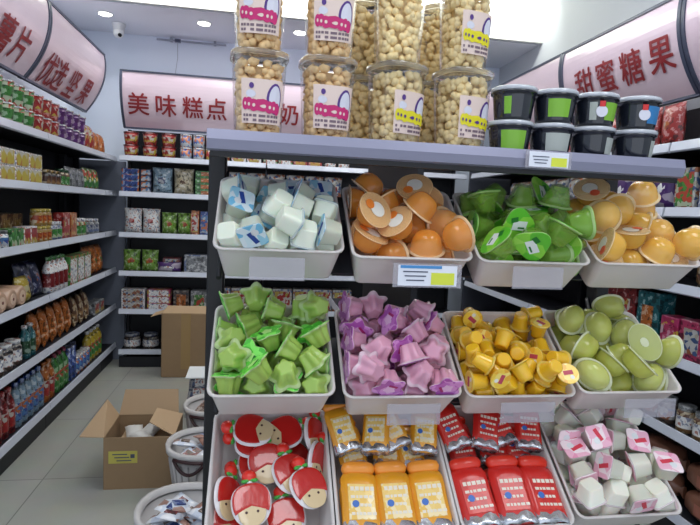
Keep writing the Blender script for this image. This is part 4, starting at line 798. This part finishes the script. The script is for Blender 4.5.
def rrun(i, w): return Run('right wall %s shelf' % w, lambda p, d: (1.862+d, p), -PI/2, 'from camera'), zr[i]+.0085

# left wall, top shelf
R, z = lrun(5, 'top')
R.put(P_cup(mixg, white, green), 'green noodle cup', 'noodle cup', 2.86, 5, .127, z, .062, 2, .1115)
R.put(P_cup(red, white, mixr), 'red noodle cup', 'noodle cup', 3.50, 3, .128, z, .062, 2, .1115)
R.put(P_cup(purple, white, mixp), 'purple noodle cup', 'noodle cup', 3.885, 4, .132, z, .062, 2, .1115)
R.put(P_bag(mixr, orange, .13, .20, .06, seed=3), 'red snack bag', 'bag', 4.43, 2, .12, z, .05, tilt=-.12)
R.put(P_bag(orange, mixo, .12, .17, .06, seed=4), 'orange snack bag', 'bag', 4.68, 2, .15, z, .05, tilt=-.12)
R, z = lrun(4, 'second')
R.put(P_box(white, mixy, .17, .11, .085, 'egg_roll_box', 'box', .86), 'white box printed with yellow fruit', 'box', 2.86, 4, .176, z, .062, 2, .086)
R.put(P_bag(mixy, yellow, .17, .19, .07, seed=5), 'yellow and white snack bag', 'bag', 2.95, 3, .19, z, .19)
R.put(P_jar(mixd, gold, mixn, .034, .10), 'dark jar with gold lid', 'jar', 3.63, 3, .078, z, .045)
R.put(P_jar(mixn, dgreen, green, .034, .12), 'brown jar with green label', 'jar', 3.87, 2, .078, z, .045)
R.put(P_bag(grey, mixs, .12, .15, .05, seed=6), 'grey foil snack bag', 'bag', 4.06, 3, .125, z, .05, tilt=-.1)
R.put(P_bag(mixg, yellow, .11, .17, .05, seed=7), 'green and yellow snack bag', 'bag', 4.43, 3, .12, z, .05, tilt=-.1)
R, z = lrun(3, 'third')
R.put(P_jar(white, grey, mixb, .036, .095), 'white jar with blue print', 'jar', 2.86, 3, .085, z, .045)
R.put(P_box(green, mixg, .07, .06, .10, frac=.8), 'small green carton', 'box', 3.12, 2, .08, z, .045)
R.put(P_box(white, mixr, .085, .06, .105, frac=.8), 'white carton with red print', 'box', 3.285, 2, .09, z, .045)
R.put(P_box(mixn, gold, .13, .12, .17, frac=.6), 'brown gift carton', 'box', 3.05, 4, .14, z, .20)
R.put(P_jar(gold, yellow, mixo, .034, .10), 'golden jar', 'jar', 3.48, 3, .073, z, .045, 2, .101)
R.put(P_jar(mixs, white, mixg, .038, .12), 'glass jar with white lid', 'jar', 3.71, 2, .082, z, .045)
R.put(P_box(red, mixr, .12, .07, .175), 'tall red carton', 'box', 3.91, 1, .1, z, .05)
R.put(P_box(orange, mixo, .13, .07, .175), 'tall orange carton', 'box', 4.05, 1, .1, z, .05)
R.put(P_jar(mixg, white, green, .045, .13), 'green and white jar', 'jar', 4.21, 2, .105, z, .06)
R.put(P_jar(grey, white, mixs, .05, .12), 'silver jar with white lid', 'jar', 4.52, 2, .14, z, .07)
R, z = lrun(2, 'fourth')
M_roll = pmat('roll_cake', [(196,160,130),(120,80,56),(210,180,150)], 22)
def P_roll():
    root = thing('roll_cake_pack', '', 'cake')
    m = MB(); m.lathe([(.046,-.08),(.056,-.072),(.057,.0),(.056,.072),(.046,.08)], 22); m.xf(Matrix.Translation((0,0,.058)) @ Matrix.Rotation(PI/2,4,'X')); m.build('wrap', mat('roll_wrap', (186,152,128), .35, coat=.5, var=.08), root)
    m = MB(); m.lathe([(.030,0),(.030,.002)], 18, (0,0,0)); m.xf(Matrix.Translation((0,-.080,.058)) @ Matrix.Rotation(PI/2,4,'X')); q = m.build('end_disc', mat('roll_disc', (206,180,160), .5), root)
    m = MB(); m.lathe([(.008,0),(.008,.002)], 12); m.xf(Matrix.Translation((0,-.0822,.058)) @ Matrix.Rotation(PI/2,4,'X')); m.build('print', dred, q)
    return root
R.put(P_roll(), 'round brown cake roll pack', 'cake', 2.83, 4, .118, z, .085, 1)
R.put(P_bag(yellow, mixy, .14, .15, .06, seed=8), 'yellow snack bag', 'bag', 3.30, 1, .12, z, .04, tilt=-.2)
R.put(P_bag(navy, mixb, .16, .22, .07, seed=9), 'dark blue and white snack bag', 'bag', 3.42, 2, .13, z, .07, tilt=-.25)
R.put(P_bottle(white, green, dred, .036, .225), 'white bottle with dark red label', 'bottle', 3.66, 4, .08, z, .045)
R.put(P_box(mixg, white, .15, .08, .20, frac=.8), 'green and white carton', 'box', 4.03, 3, .155, z, .05)
R.put(P_bag(orange, mixg, .15, .23, .07, seed=10), 'orange and green snack bag', 'bag', 4.50, 3, .15, z, .06, tilt=-.12)
R, z = lrun(1, 'fifth')
R.put(P_jar(mixd, white, white, .045, .14), 'dark jar with white label', 'jar', 2.86, 4, .108, z, .06)
R.put(P_bottle(teal, white, dgreen, .032, .19), 'teal bottle', 'bottle', 3.31, 2, .075, z, .05)
R.put(P_bag(orange, mixo, .15, .235, .07, seed=11), 'orange snack bag', 'bag', 3.49, 5, .135, z, .055, tilt=-.15, yaw=.3)
R.put(P_bag(mixn, gold, .15, .22, .07, seed=12), 'brown and gold snack bag', 'bag', 4.18, 3, .13, z, .055, tilt=-.15, yaw=.3)
R.put(P_box(grey, mixr, .13, .08, .10), 'grey carton with red print', 'box', 4.60, 2, .14, z, .055)
R, z = lrun(0, 'bottom')
R.put(P_bottle(pink, white, mixk, .045, .17, neck=.6), 'round pink bottle', 'bottle', 2.84, 1, .1, z, .07)
R.put(P_bottle(dred, red, mixr, .033, .25), 'dark red bottle', 'bottle', 2.94, 3, .078, z, .05)
R.put(P_bottle(lblue, blue, mixb, .033, .25), 'light blue bottle', 'bottle', 3.18, 5, .078, z, .05)
R.put(P_bottle(orange, orange, mixr, .036, .25), 'orange-red bottle', 'bottle', 3.575, 2, .085, z, .05)
R.put(P_bottle(green, pink, mixg, .036, .26), 'green bottle with pink cap', 'bottle', 3.75, 3, .085, z, .05)
R.put(P_can(blue, navy, .034, .26, 'tall_can', 'can'), 'tall blue can', 'can', 4.0, 2, .08, z, .05)
R.put(P_can(mixb, white, .034, .13), 'small blue and white can', 'can', 4.16, 4, .08, z, .05)
R.put(P_bottle(yellow, white, mixg, .036, .24), 'yellow-green bottle', 'bottle', 4.48, 4, .09, z, .06)
# back wall
R, z = brun(5, 'top')
R.put(P_cup(red, dred, mixr, .062, .105, 'red_canister', 'can'), 'red canister', 'can', -1.09, 3, .152, z, .08, 2, .106)
R.put(P_can(mixb, white, .048, .108), 'blue and white can', 'can', -.645, 2, .106, z, .08, 2, .109)
R.put(P_can(mixr, white, .048, .108), 'red and white can', 'can', -.433, 2, .106, z, .08, 2, .109)
R.put(P_box(white, mixr, .12, .09, .11), 'white box with red print', 'box', -.20, 2, .13, z, .08)
R.put(P_box(mixg, white, .12, .09, .11), 'green box', 'box', .07, 2, .13, z, .08)
R.put(P_box(red, mixo, .12, .09, .12), 'red box', 'box', .33, 2, .13, z, .08)
R.put(P_can(white, grey, .05, .12), 'white can', 'can', .60, 2, .12, z, .08)
R, z = brun(4, 'second')
R.put(P_box(mixb, blue, .14, .12, .05, 'biscuit_pack', 'box', .8), 'flat dark blue pack', 'box', -1.085, 1, .14, z, .08, 4, .05)
R.put(P_box(navy, mixb, .085, .12, .05, 'biscuit_pack', 'box', .8), 'flat navy pack', 'box', -.962, 1, .09, z, .08, 4, .05)
R.put(P_bag(lblue, mixs, .165, .225, .07, seed=13), 'light blue snack bag', 'bag', -.83, 1, .17, z, .06)
R.put(P_bag(cream, mixn, .165, .225, .07, seed=14), 'cream snack bag with dark fruit print', 'bag', -.655, 1, .17, z, .06)
R.put(P_box(green, orange, .235, .12, .053, 'biscuit_box', 'box', .6), 'flat green biscuit box with orange print', 'box', -.44, 1, .2, z, .08, 4, .053)
R.put(P_bag(mixw, red, .16, .22, .07, seed=15), 'white snack bag with mixed print', 'bag', -.22, 6, .17, z, .06)
R, z = brun(3, 'third')
R.put(P_bag(white, red, .145, .215, .07, seed=16), 'red and white snack bag', 'bag', -1.065, 2, .148, z, .06)
R.put(P_bag(lgreen, mixo, .125, .19, .07, seed=17), 'light green snack bag', 'bag', -.77, 2, .128, z, .06)
R.put(P_box(orange, mixr, .07, .1, .215, 'tall_carton'), 'tall orange carton', 'box', -.555, 1, .1, z, .07)
R.put(P_box(blue, mixb, .075, .1, .21, 'tall_carton'), 'tall blue carton', 'box', -.475, 1, .1, z, .07)
R.put(P_box(mixg, white, .07, .1, .20, 'tall_carton'), 'tall green and white carton', 'box', -.395, 2, .08, z, .07)
R, z = brun(2, 'fourth')
R.put(P_bag(lgreen, mixo, .14, .19, .07, seed=18), 'bright green snack bag with orange print', 'bag', -1.075, 2, .15, z, .06)
R.put(P_box(dred, mixw, .15, .14, .06), 'flat dark red box', 'box', -.755, 1, .1, z, .16, 2, .06)
R.put(P_bag(mixv, white, .20, .09, .06, seed=19), 'white pack with purple print', 'bag', -.765, 1, .1, z, .05)
R.put(P_box(mixs, grey, .26, .12, .16, frac=.85), 'long silver-blue multipack', 'box', -.51, 1, .2, z, .08)
R.put(P_box(mixw, white, .18, .1, .13), 'pale carton with mixed print', 'box', -.20, 5, .19, z, .08)
R, z = brun(1, 'fifth')
R.put(P_box(white, mixw, .19, .12, .058, 'tissue_pack', 'box', .85), 'flat white box with orange print', 'box', -1.055, 1, .2, z, .08, 3, .058)
R.put(P_box(mixk, white, .19, .12, .058, 'tissue_pack', 'box', .85), 'flat pale pink box', 'box', -.845, 1, .2, z, .08, 3, .058)
R.put(P_box(mixd, orange, .13, .12, .17, frac=.6), 'dark carton with white oval print', 'box', -.66, 1, .2, z, .09)
R.put(P_box(grey, mixg, .14, .12, .17, frac=.6), 'grey-green carton', 'box', -.51, 1, .2, z, .09)
R.put(P_box(mixw, mixr, .17, .12, .20, frac=.8), 'white carton with red and brown print', 'box', -.33, 7, .18, z, .09)
R, z = brun(0, 'bottom')
R.put(P_jar(mixd, mixs, white, .068, .13, 'candy_jar'), 'wide glass jar', 'jar', -1.075, 3, .155, z, .10)
R.put(P_box(M_card, M_cardin, .2, .16, .13), 'small brown carton', 'box', -.58, 1, .2, z, .10)
# right wall
R, z = rrun(5, 'top')
R.put(P_bag(red, mixo, .14, .21, .07, seed=20), 'shiny red candy bag', 'bag', 2.36, 10, .15, z, .06)
R.put(P_can(lblue, white, .04, .15), 'pale blue can', 'can', 2.0, 2, .11, z, .08)
R, z = rrun(4, 'second')
R.put(P_box(mixn, white, .17, .09, .20, frac=.8), 'brown and cream candy carton', 'box', 1.87, 1, .12, z, .06)
R.put(P_box(white, purple, .15, .09, .195, frac=.66), 'white carton with a purple panel', 'box', 2.04, 1, .12, z, .06)
R.put(P_box(mixw, mixg, .12, .09, .19, frac=.8), 'pale carton with mixed print', 'box', 2.20, 1, .12, z, .06)
R.put(P_bag(mixv, white, .15, .20, .07, seed=21), 'pale purple candy bag', 'bag', 2.37, 4, .15, z, .06)
R.put(P_box(orange, white, .10, .09, .27, frac=.4), 'tall orange carton with white patch', 'box', 2.98, 1, .12, z, .06)
R.put(P_bag(mixw, grey, .15, .20, .07, seed=22), 'grey-white candy bag', 'bag', 3.14, 6, .16, z, .06)
R, z = rrun(3, 'third')
R.put(P_bag(mixn, white, .14, .17, .08, seed=23), 'brown sweets bag with white label', 'bag', 1.90, 2, .15, z, .06)
R.put(P_box(mixs, white, .14, .09, .16, frac=.8), 'silver striped carton', 'box', 3.3, 3, .15, z, .06)
R.put(P_bag(mixw, white, .14, .16, .07, seed=24), 'pale candy bag with red print', 'bag', 3.8, 5, .15, z, .06)
R, z = rrun(2, 'fourth')
R.put(P_box(mixk, pink, .11, .09, .175, frac=.6), 'pink carton, narrow', 'box', 2.21, 1, .1, z, .06)
R.put(P_box(pink, mixw, .14, .09, .18, frac=.62), 'pink carton with pale picture', 'box', 2.075, 1, .1, z, .06)
R.put(P_box(yellow, mixk, .11, .09, .17, frac=.6), 'yellow carton with pink print', 'box', 1.94, 1, .1, z, .06)
R.put(P_box(teal, orange, .15, .09, .27, frac=.5), 'tall teal carton with orange band', 'box', 2.36, 1, .1, z, .06)
R.put(P_box(dred, mixr, .15, .09, .28, frac=.5), 'tall dark red carton', 'box', 2.53, 2, .16, z, .06)
R, z = rrun(1, 'fifth')
R.put(P_jar(mixn, grey, white, .042, .12), 'brown food jar with grey lid', 'jar', 1.90, 3, .098, z, .055)
R.put(P_jar(mixd, grey, mixw, .042, .12), 'dark food jar with grey lid', 'jar', 2.21, 3, .098, z, .055)
R, z = rrun(0, 'bottom')
def P_loaf():
    root = thing('bread_loaf_bag', '', 'bread')
    m = MB(); m.loft([sring(.01,.01,-.13,3), sring(.045,.05,-.115,3), sring(.058,.062,-.06,3), sring(.060,.064,.02,3), sring(.056,.060,.09,3), sring(.03,.03,.125,3), sring(.012,.008,.135,3), sring(.03,.01,.16,3)])
    m.xf(Matrix.Translation((0,0,.064)) @ Matrix.Rotation(PI/2, 4, 'Y')); m.build('bag', mat('loaf_brown', (128,84,66), .35, coat=.4, var=.15, bump=.2, bscale=12), root)
    MB().box((0,-.0645,.06), (.09,.002,.05)).build('label', mat('loaf_label', (160,100,84), .4), root)
    return root
R.put(P_loaf(), 'large brown bread bag', 'bread', 1.93, 2, .33, z, .09, 2, .128)
R.put(P_box(pink, mixg, .12, .1, .25, frac=.7), 'pink carton with green picture', 'box', 1.71, 1, .1, z, .06)

# ------------------------------------------------------------------ far gondola seen through the rack
g = thing('island_gondola', 'dark island shelving unit behind the candy rack', 'shelving', (.72, 3.05, 0))
MB().box((0,0,.93), (.03,1.2,1.86)).build('centre_panel', M_dark, g); MB().box((0,0,.05), (.48,1.18,.10)).build('base', M_dark, g)
for z in (.49,.815,1.14,1.48,1.775):
    for s in (-1,1):
        sh_ = MB().box((s*.128,0,z), (.222,1.19,.016)).build('shelf', M_dark, g); MB().box((s*.243,0,z), (.006,1.19,.044)).build('price_strip', M_strip, sh_)
GR = Run('island unit top shelf behind the rack', lambda p, d: (.48+d, p), PI/2, 'going away')
GR.put(P_bag(red, white, .13, .20, .06, seed=30), 'red and white snack bag', 'bag', 2.53, 2, .15, 1.7836, .06)
GR.rz = PI/2
GR2 = Run('island gondola second shelf', lambda p, d: (.48+d, p), -PI/2, 'going away')

# ------------------------------------------------------------------ floor things
def slab(m, p0, p1, p2, p3, t):
    """thin quad board of thickness t"""
    a, b, c, d = map(Vector, (p0, p1, p2, p3)); n = (b-a).cross(d-a).normalized()*t
    m.add([a, b, c, d, a+n, b+n, c+n, d+n], [(0,1,2,3),(4,7,6,5),(0,4,5,1),(1,5,6,2),(2,6,7,3),(3,7,4,0)])
    return m
t = thing('open_cardboard_box', 'open brown cardboard box with raised flaps on the aisle floor', 'cardboard box', (-.56, 2.87, 0))
W_, D_, H_ = .165, .15, .265
b = MB(); b.box((0,-D_,H_/2), (2*W_,.004,H_)); b.box((0,D_,H_/2), (2*W_,.004,H_)); b.box((-W_,0,H_/2), (.004,2*D_,H_)); b.box((W_,0,H_/2), (.004,2*D_,H_)); b.box((0,0,.004), (2*W_,2*D_,.006))
b.build('box_body', M_card, t)
slab(MB(), (-W_,D_,H_), (W_-.02,D_,H_), (W_-.03,D_+.05,H_+.125), (-W_+.02,D_+.05,H_+.125), .004).build('flap', M_cardin, t)
slab(MB(), (-W_,-D_,H_), (-W_,D_,H_), (-W_-.05,D_-.04,H_+.10), (-W_-.13,-D_+.06,H_-.02), .004).build('flap', M_cardin, t)
slab(MB(), (W_,-D_,H_), (W_,D_,H_), (W_-.13,D_-.03,H_+.045), (W_-.13,-D_+.06,H_+.05), .004).build('flap', M_cardin, t)
lb_ = MB().box((-.075,-D_-.003,.165), (.135,.0012,.062)).build('sticker', mat('sticker_yellow', (186,176,84), .6), t)
q = MB()
for i in range(3): q.box((-.09+.01*i,-D_-.0042,.180-.016*i), (.07,.0006,.005))
q.box((-.03,-D_-.0042,.17), (.02,.0006,.02)); q.build('small_print', M_frame, lb_)
for i, (x, y, a) in enumerate(((-.06,.03,.3),(.02,.05,-.4),(-.01,-.04,1.0))):
    w = bagmesh(.09,.12,.04,seed=50+i); w.xf(Matrix.Translation((-.56+x,2.87+y,.222)) @ Matrix.Rotation(a,4,'Z') @ Matrix.Rotation(-1.35,4,'X') @ Matrix.Translation((0,0,-.07)))
    tag(w.build('wrapped_pack', mat('wrap_grey',(190,188,184),.4)), 'white wrapped pack inside the open cardboard box, %s' % ['left','back','front'][i], 'pack', 'white packs in the open cardboard box')
for i, (x, y, a) in enumerate(((-.06,.0,.1),(.07,.0,.0))):
    w = MB().bbox((-.56+x,2.87+y,.105),(.125,.25,.19),.004); tag(w.build('inner_carton', M_cardin), 'plain carton packed at the bottom of the open cardboard box, %s' % ['left','right'][i], 'carton', 'inner cartons of the open box')

t = thing('cardboard_box', 'tall taped brown cardboard box standing against the back wall shelves', 'cardboard box', (-.575, 4.62, 0))
MB().bbox((0,0,.265), (.385,.20,.53), .006).build('box_body', M_card, t)
MB().box((-.0,-.1015,.30), (.075,.002,.46)).build('packing_tape', mat('tape', (158,128,80), .3, coat=.4), t)
slab(MB(), (-.19,-.095,.53), (.19,-.095,.53), (.185,-.05,.585), (-.15,-.05,.585), .004).build('flap', M_cardin, t)
slab(MB(), (-.19,.095,.53), (-.19,-.095,.53), (-.28,-.08,.50), (-.27,.08,.505), .004).build('flap', M_cardin, t)

M_bask = mat('basket_plastic', (196,192,190), .5); M_hand = mat('basket_handle', (58,34,36), .4)
def basket(x, y, r, lab):
    t = thing('snack_basket', lab, 'basket', (x, y, 0), group='round pale baskets of snacks beside the rack')
    h = .29; n = 28; m = MB()
    m.loft([sring(r*.72,r*.72,0,2.2,n), sring(r*.74,r*.74,.004,2.2,n), sring(r*.95,r*.95,h-.03,2.2,n), sring(r*.93,r*.93,h-.03,2.2,n), sring(r*.71,r*.71,.01,2.2,n)])
    m.build('basket', M_bask, t)
    m = MB(); m.loft([sring(r*.95,r*.95,h-.03,2.2,n), sring(r*1.04,r*1.04,h-.025,2.2,n), sring(r*1.05,r*1.05,h,2.2,n), sring(r*.95,r*.95,h+.002,2.2,n), sring(r*.91,r*.91,h-.02,2.2,n)], cap0=False, cap1=False); m.build('rim', M_bask, t)
    for k in range(2):
        a0 = -1.9 + k*PI
        pts = [(r*1.07*math.cos(a0+u*.42), r*1.07*math.sin(a0+u*.42), h-.03-.055*(1-u*u)) for u in [i/6-1 for i in range(13)]]
        m = MB(); m.tube(pts, .008, 8); m.tube([(p[0],p[1],h-.028) for p in pts[::2]], .008, 8); m.build('handle', M_hand, t)
    sl = MB()
    for i in range(26):
        a = 2*PI*i/26; sl.tube([(r*.82*math.cos(a), r*.82*math.sin(a), .06), (r*.955*math.cos(a), r*.955*math.sin(a), h-.06)], .004, 5)
    sl.build('ribs', mat('basket_rib', (170,166,166), .5), t)
    return t
M_sach = pmat('sachet', [(206,214,228),(160,176,206),(226,228,234),(150,110,96)], 22, bump=.2); M_nut = pmat('sachet_brown', [(140,88,60),(176,124,84),(96,56,40),(200,170,150)], 30)
BK = [(-.245,2.02,.175,'pale round basket of blue-white snack sachets, nearest the camera', 'near', M_sach), (-.235,2.60,.17,'pale round basket of blue-white snack sachets with a dark handle, middle of the three', 'middle', M_sach), (-.235,3.12,.16,'pale round basket of brown snack sachets, farthest of the three', 'far', M_nut)]
for bi, (x, y, r, lab, w, ms) in enumerate(BK):
    basket(x, y, r, lab); prs = []
    for s in range(3):
        root = thing('snack_sachet', '', 'sachet')
        bm_ = bagmesh(.085,.11,.022,6,6,60+bi*3+s,.004); bm_.v = [(a, b_, c-.055) for a, b_, c in bm_.v]
        bm_.build('sachet', ms, root)
        k = MB(); k.box((0,-.0125,.0), (.045,.002,.04)); k.build('print', [blue, dred, brown][s] if ms is M_sach else brown, root)
        prs.append(Proto(root))
    rn = random.Random(90+bi)
    for i in range(22):
        a = rn.uniform(0, 2*PI); rr = math.sqrt(rn.random())*(r-.075); lay = i//6
        zz = .185+lay*.030+rn.uniform(-.004,.004)
        side = ['right','back','left','front'][int(((a+PI/4) % (2*PI))//(PI/2))]
        q = Euler((-PI/2+rn.uniform(-.35,.35), rn.uniform(-.3,.3), rn.uniform(0,6.28)), 'XYZ').to_quaternion()
        prs[i % 3].put('%s snack sachet, %s basket, towards its %s%s' % ('brown' if ms is M_nut else 'blue-white', w, side, ', on top' if lay == 3 else ''), 'sachet', 'snack sachets in the %s basket' % w, (x+rr*math.cos(a), y+rr*math.sin(a), zz), quat=q)
    m = MB().lathe([(r*.66,.01),(r*.84,.165)], 24, (x, y, .004)); tag(m.build('basket_filling', ms), 'packed sachets filling the lower part of the %s basket' % w, 'sachets'); bpy.context.scene.objects[-1]
for o in list(C.objects):
    if o.name.startswith('basket_filling'): o['kind'] = 'stuff'
# stack of flat packs beyond the baskets
px_ = Proto(P_box(mixs, white, .26, .24, .07, 'flat_pack', 'pack', .8))
for i in range(4): px_.put('pale printed flat pack in the floor stack beyond the baskets, %s' % ['bottom','second from the bottom','third from the bottom','topmost'][i], 'pack', 'flat packs stacked on the floor', (-.33+.006*i, 3.75, .001+.0712*i), (0,0,.05*i))
tag(MB().box((-.33,3.70,.292), (.25,.22,.008), rx=.05).build('white_sheet', M_white), 'white sheet lying on the stack of flat packs', 'sheet')

# ------------------------------------------------------------------ lights
def area(x, y, z, sx, sy, e, col=(1,1,1), rot=(0,0,0)):
    l = bpy.data.lights.new('area', 'AREA'); l.shape = 'RECTANGLE'; l.size = sx; l.size_y = sy; l.energy = e; l.color = col
    o = bpy.data.objects.new('ceiling_panel_lamp', l); C.objects.link(o); o.location = (x, y, z); o.rotation_euler = rot
cool = (.93,.96,1)
area(-.3, .1, 3.26, .6, 1.2, 16, cool); area(1.2, .1, 3.26, .6, 1.2, 16, cool)
area(-.3, 2.4, 3.26, .6, 1.2, 15, cool); area(1.2, 2.4, 3.26, .6, 1.2, 18, cool)
area(.35, 4.15, 3.2, 3.4, .1, 34, (1,1,.95), (math.radians(75),0,0))
w = bpy.data.worlds.new('World'); bpy.context.scene.world = w; w.use_nodes = True
w.node_tree.nodes['Background'].inputs[0].default_value = (.66,.72,.82,1); w.node_tree.nodes['Background'].inputs[1].default_value = 1.5

# ------------------------------------------------------------------ camera
cam = bpy.data.cameras.new('camera'); cam.sensor_width = 36; cam.lens = 545/700*36; cam.clip_start = .02
co = bpy.data.objects.new('camera', cam); C.objects.link(co)
Rw = Matrix(CAMR).to_4x4(); co.matrix_world = Matrix.Translation((0,0,1.42)) @ Rw
bpy.context.scene.camera = co
sc = bpy.context.scene
sc.view_settings.view_transform = 'Standard'; sc.view_settings.look = 'None'; sc.view_settings.gamma = 1; sc.view_settings.exposure = 0.12
sc.cycles.max_bounces = 8; sc.cycles.diffuse_bounces = 6; sc.cycles.transparent_max_bounces = 20; sc.cycles.use_denoising = True
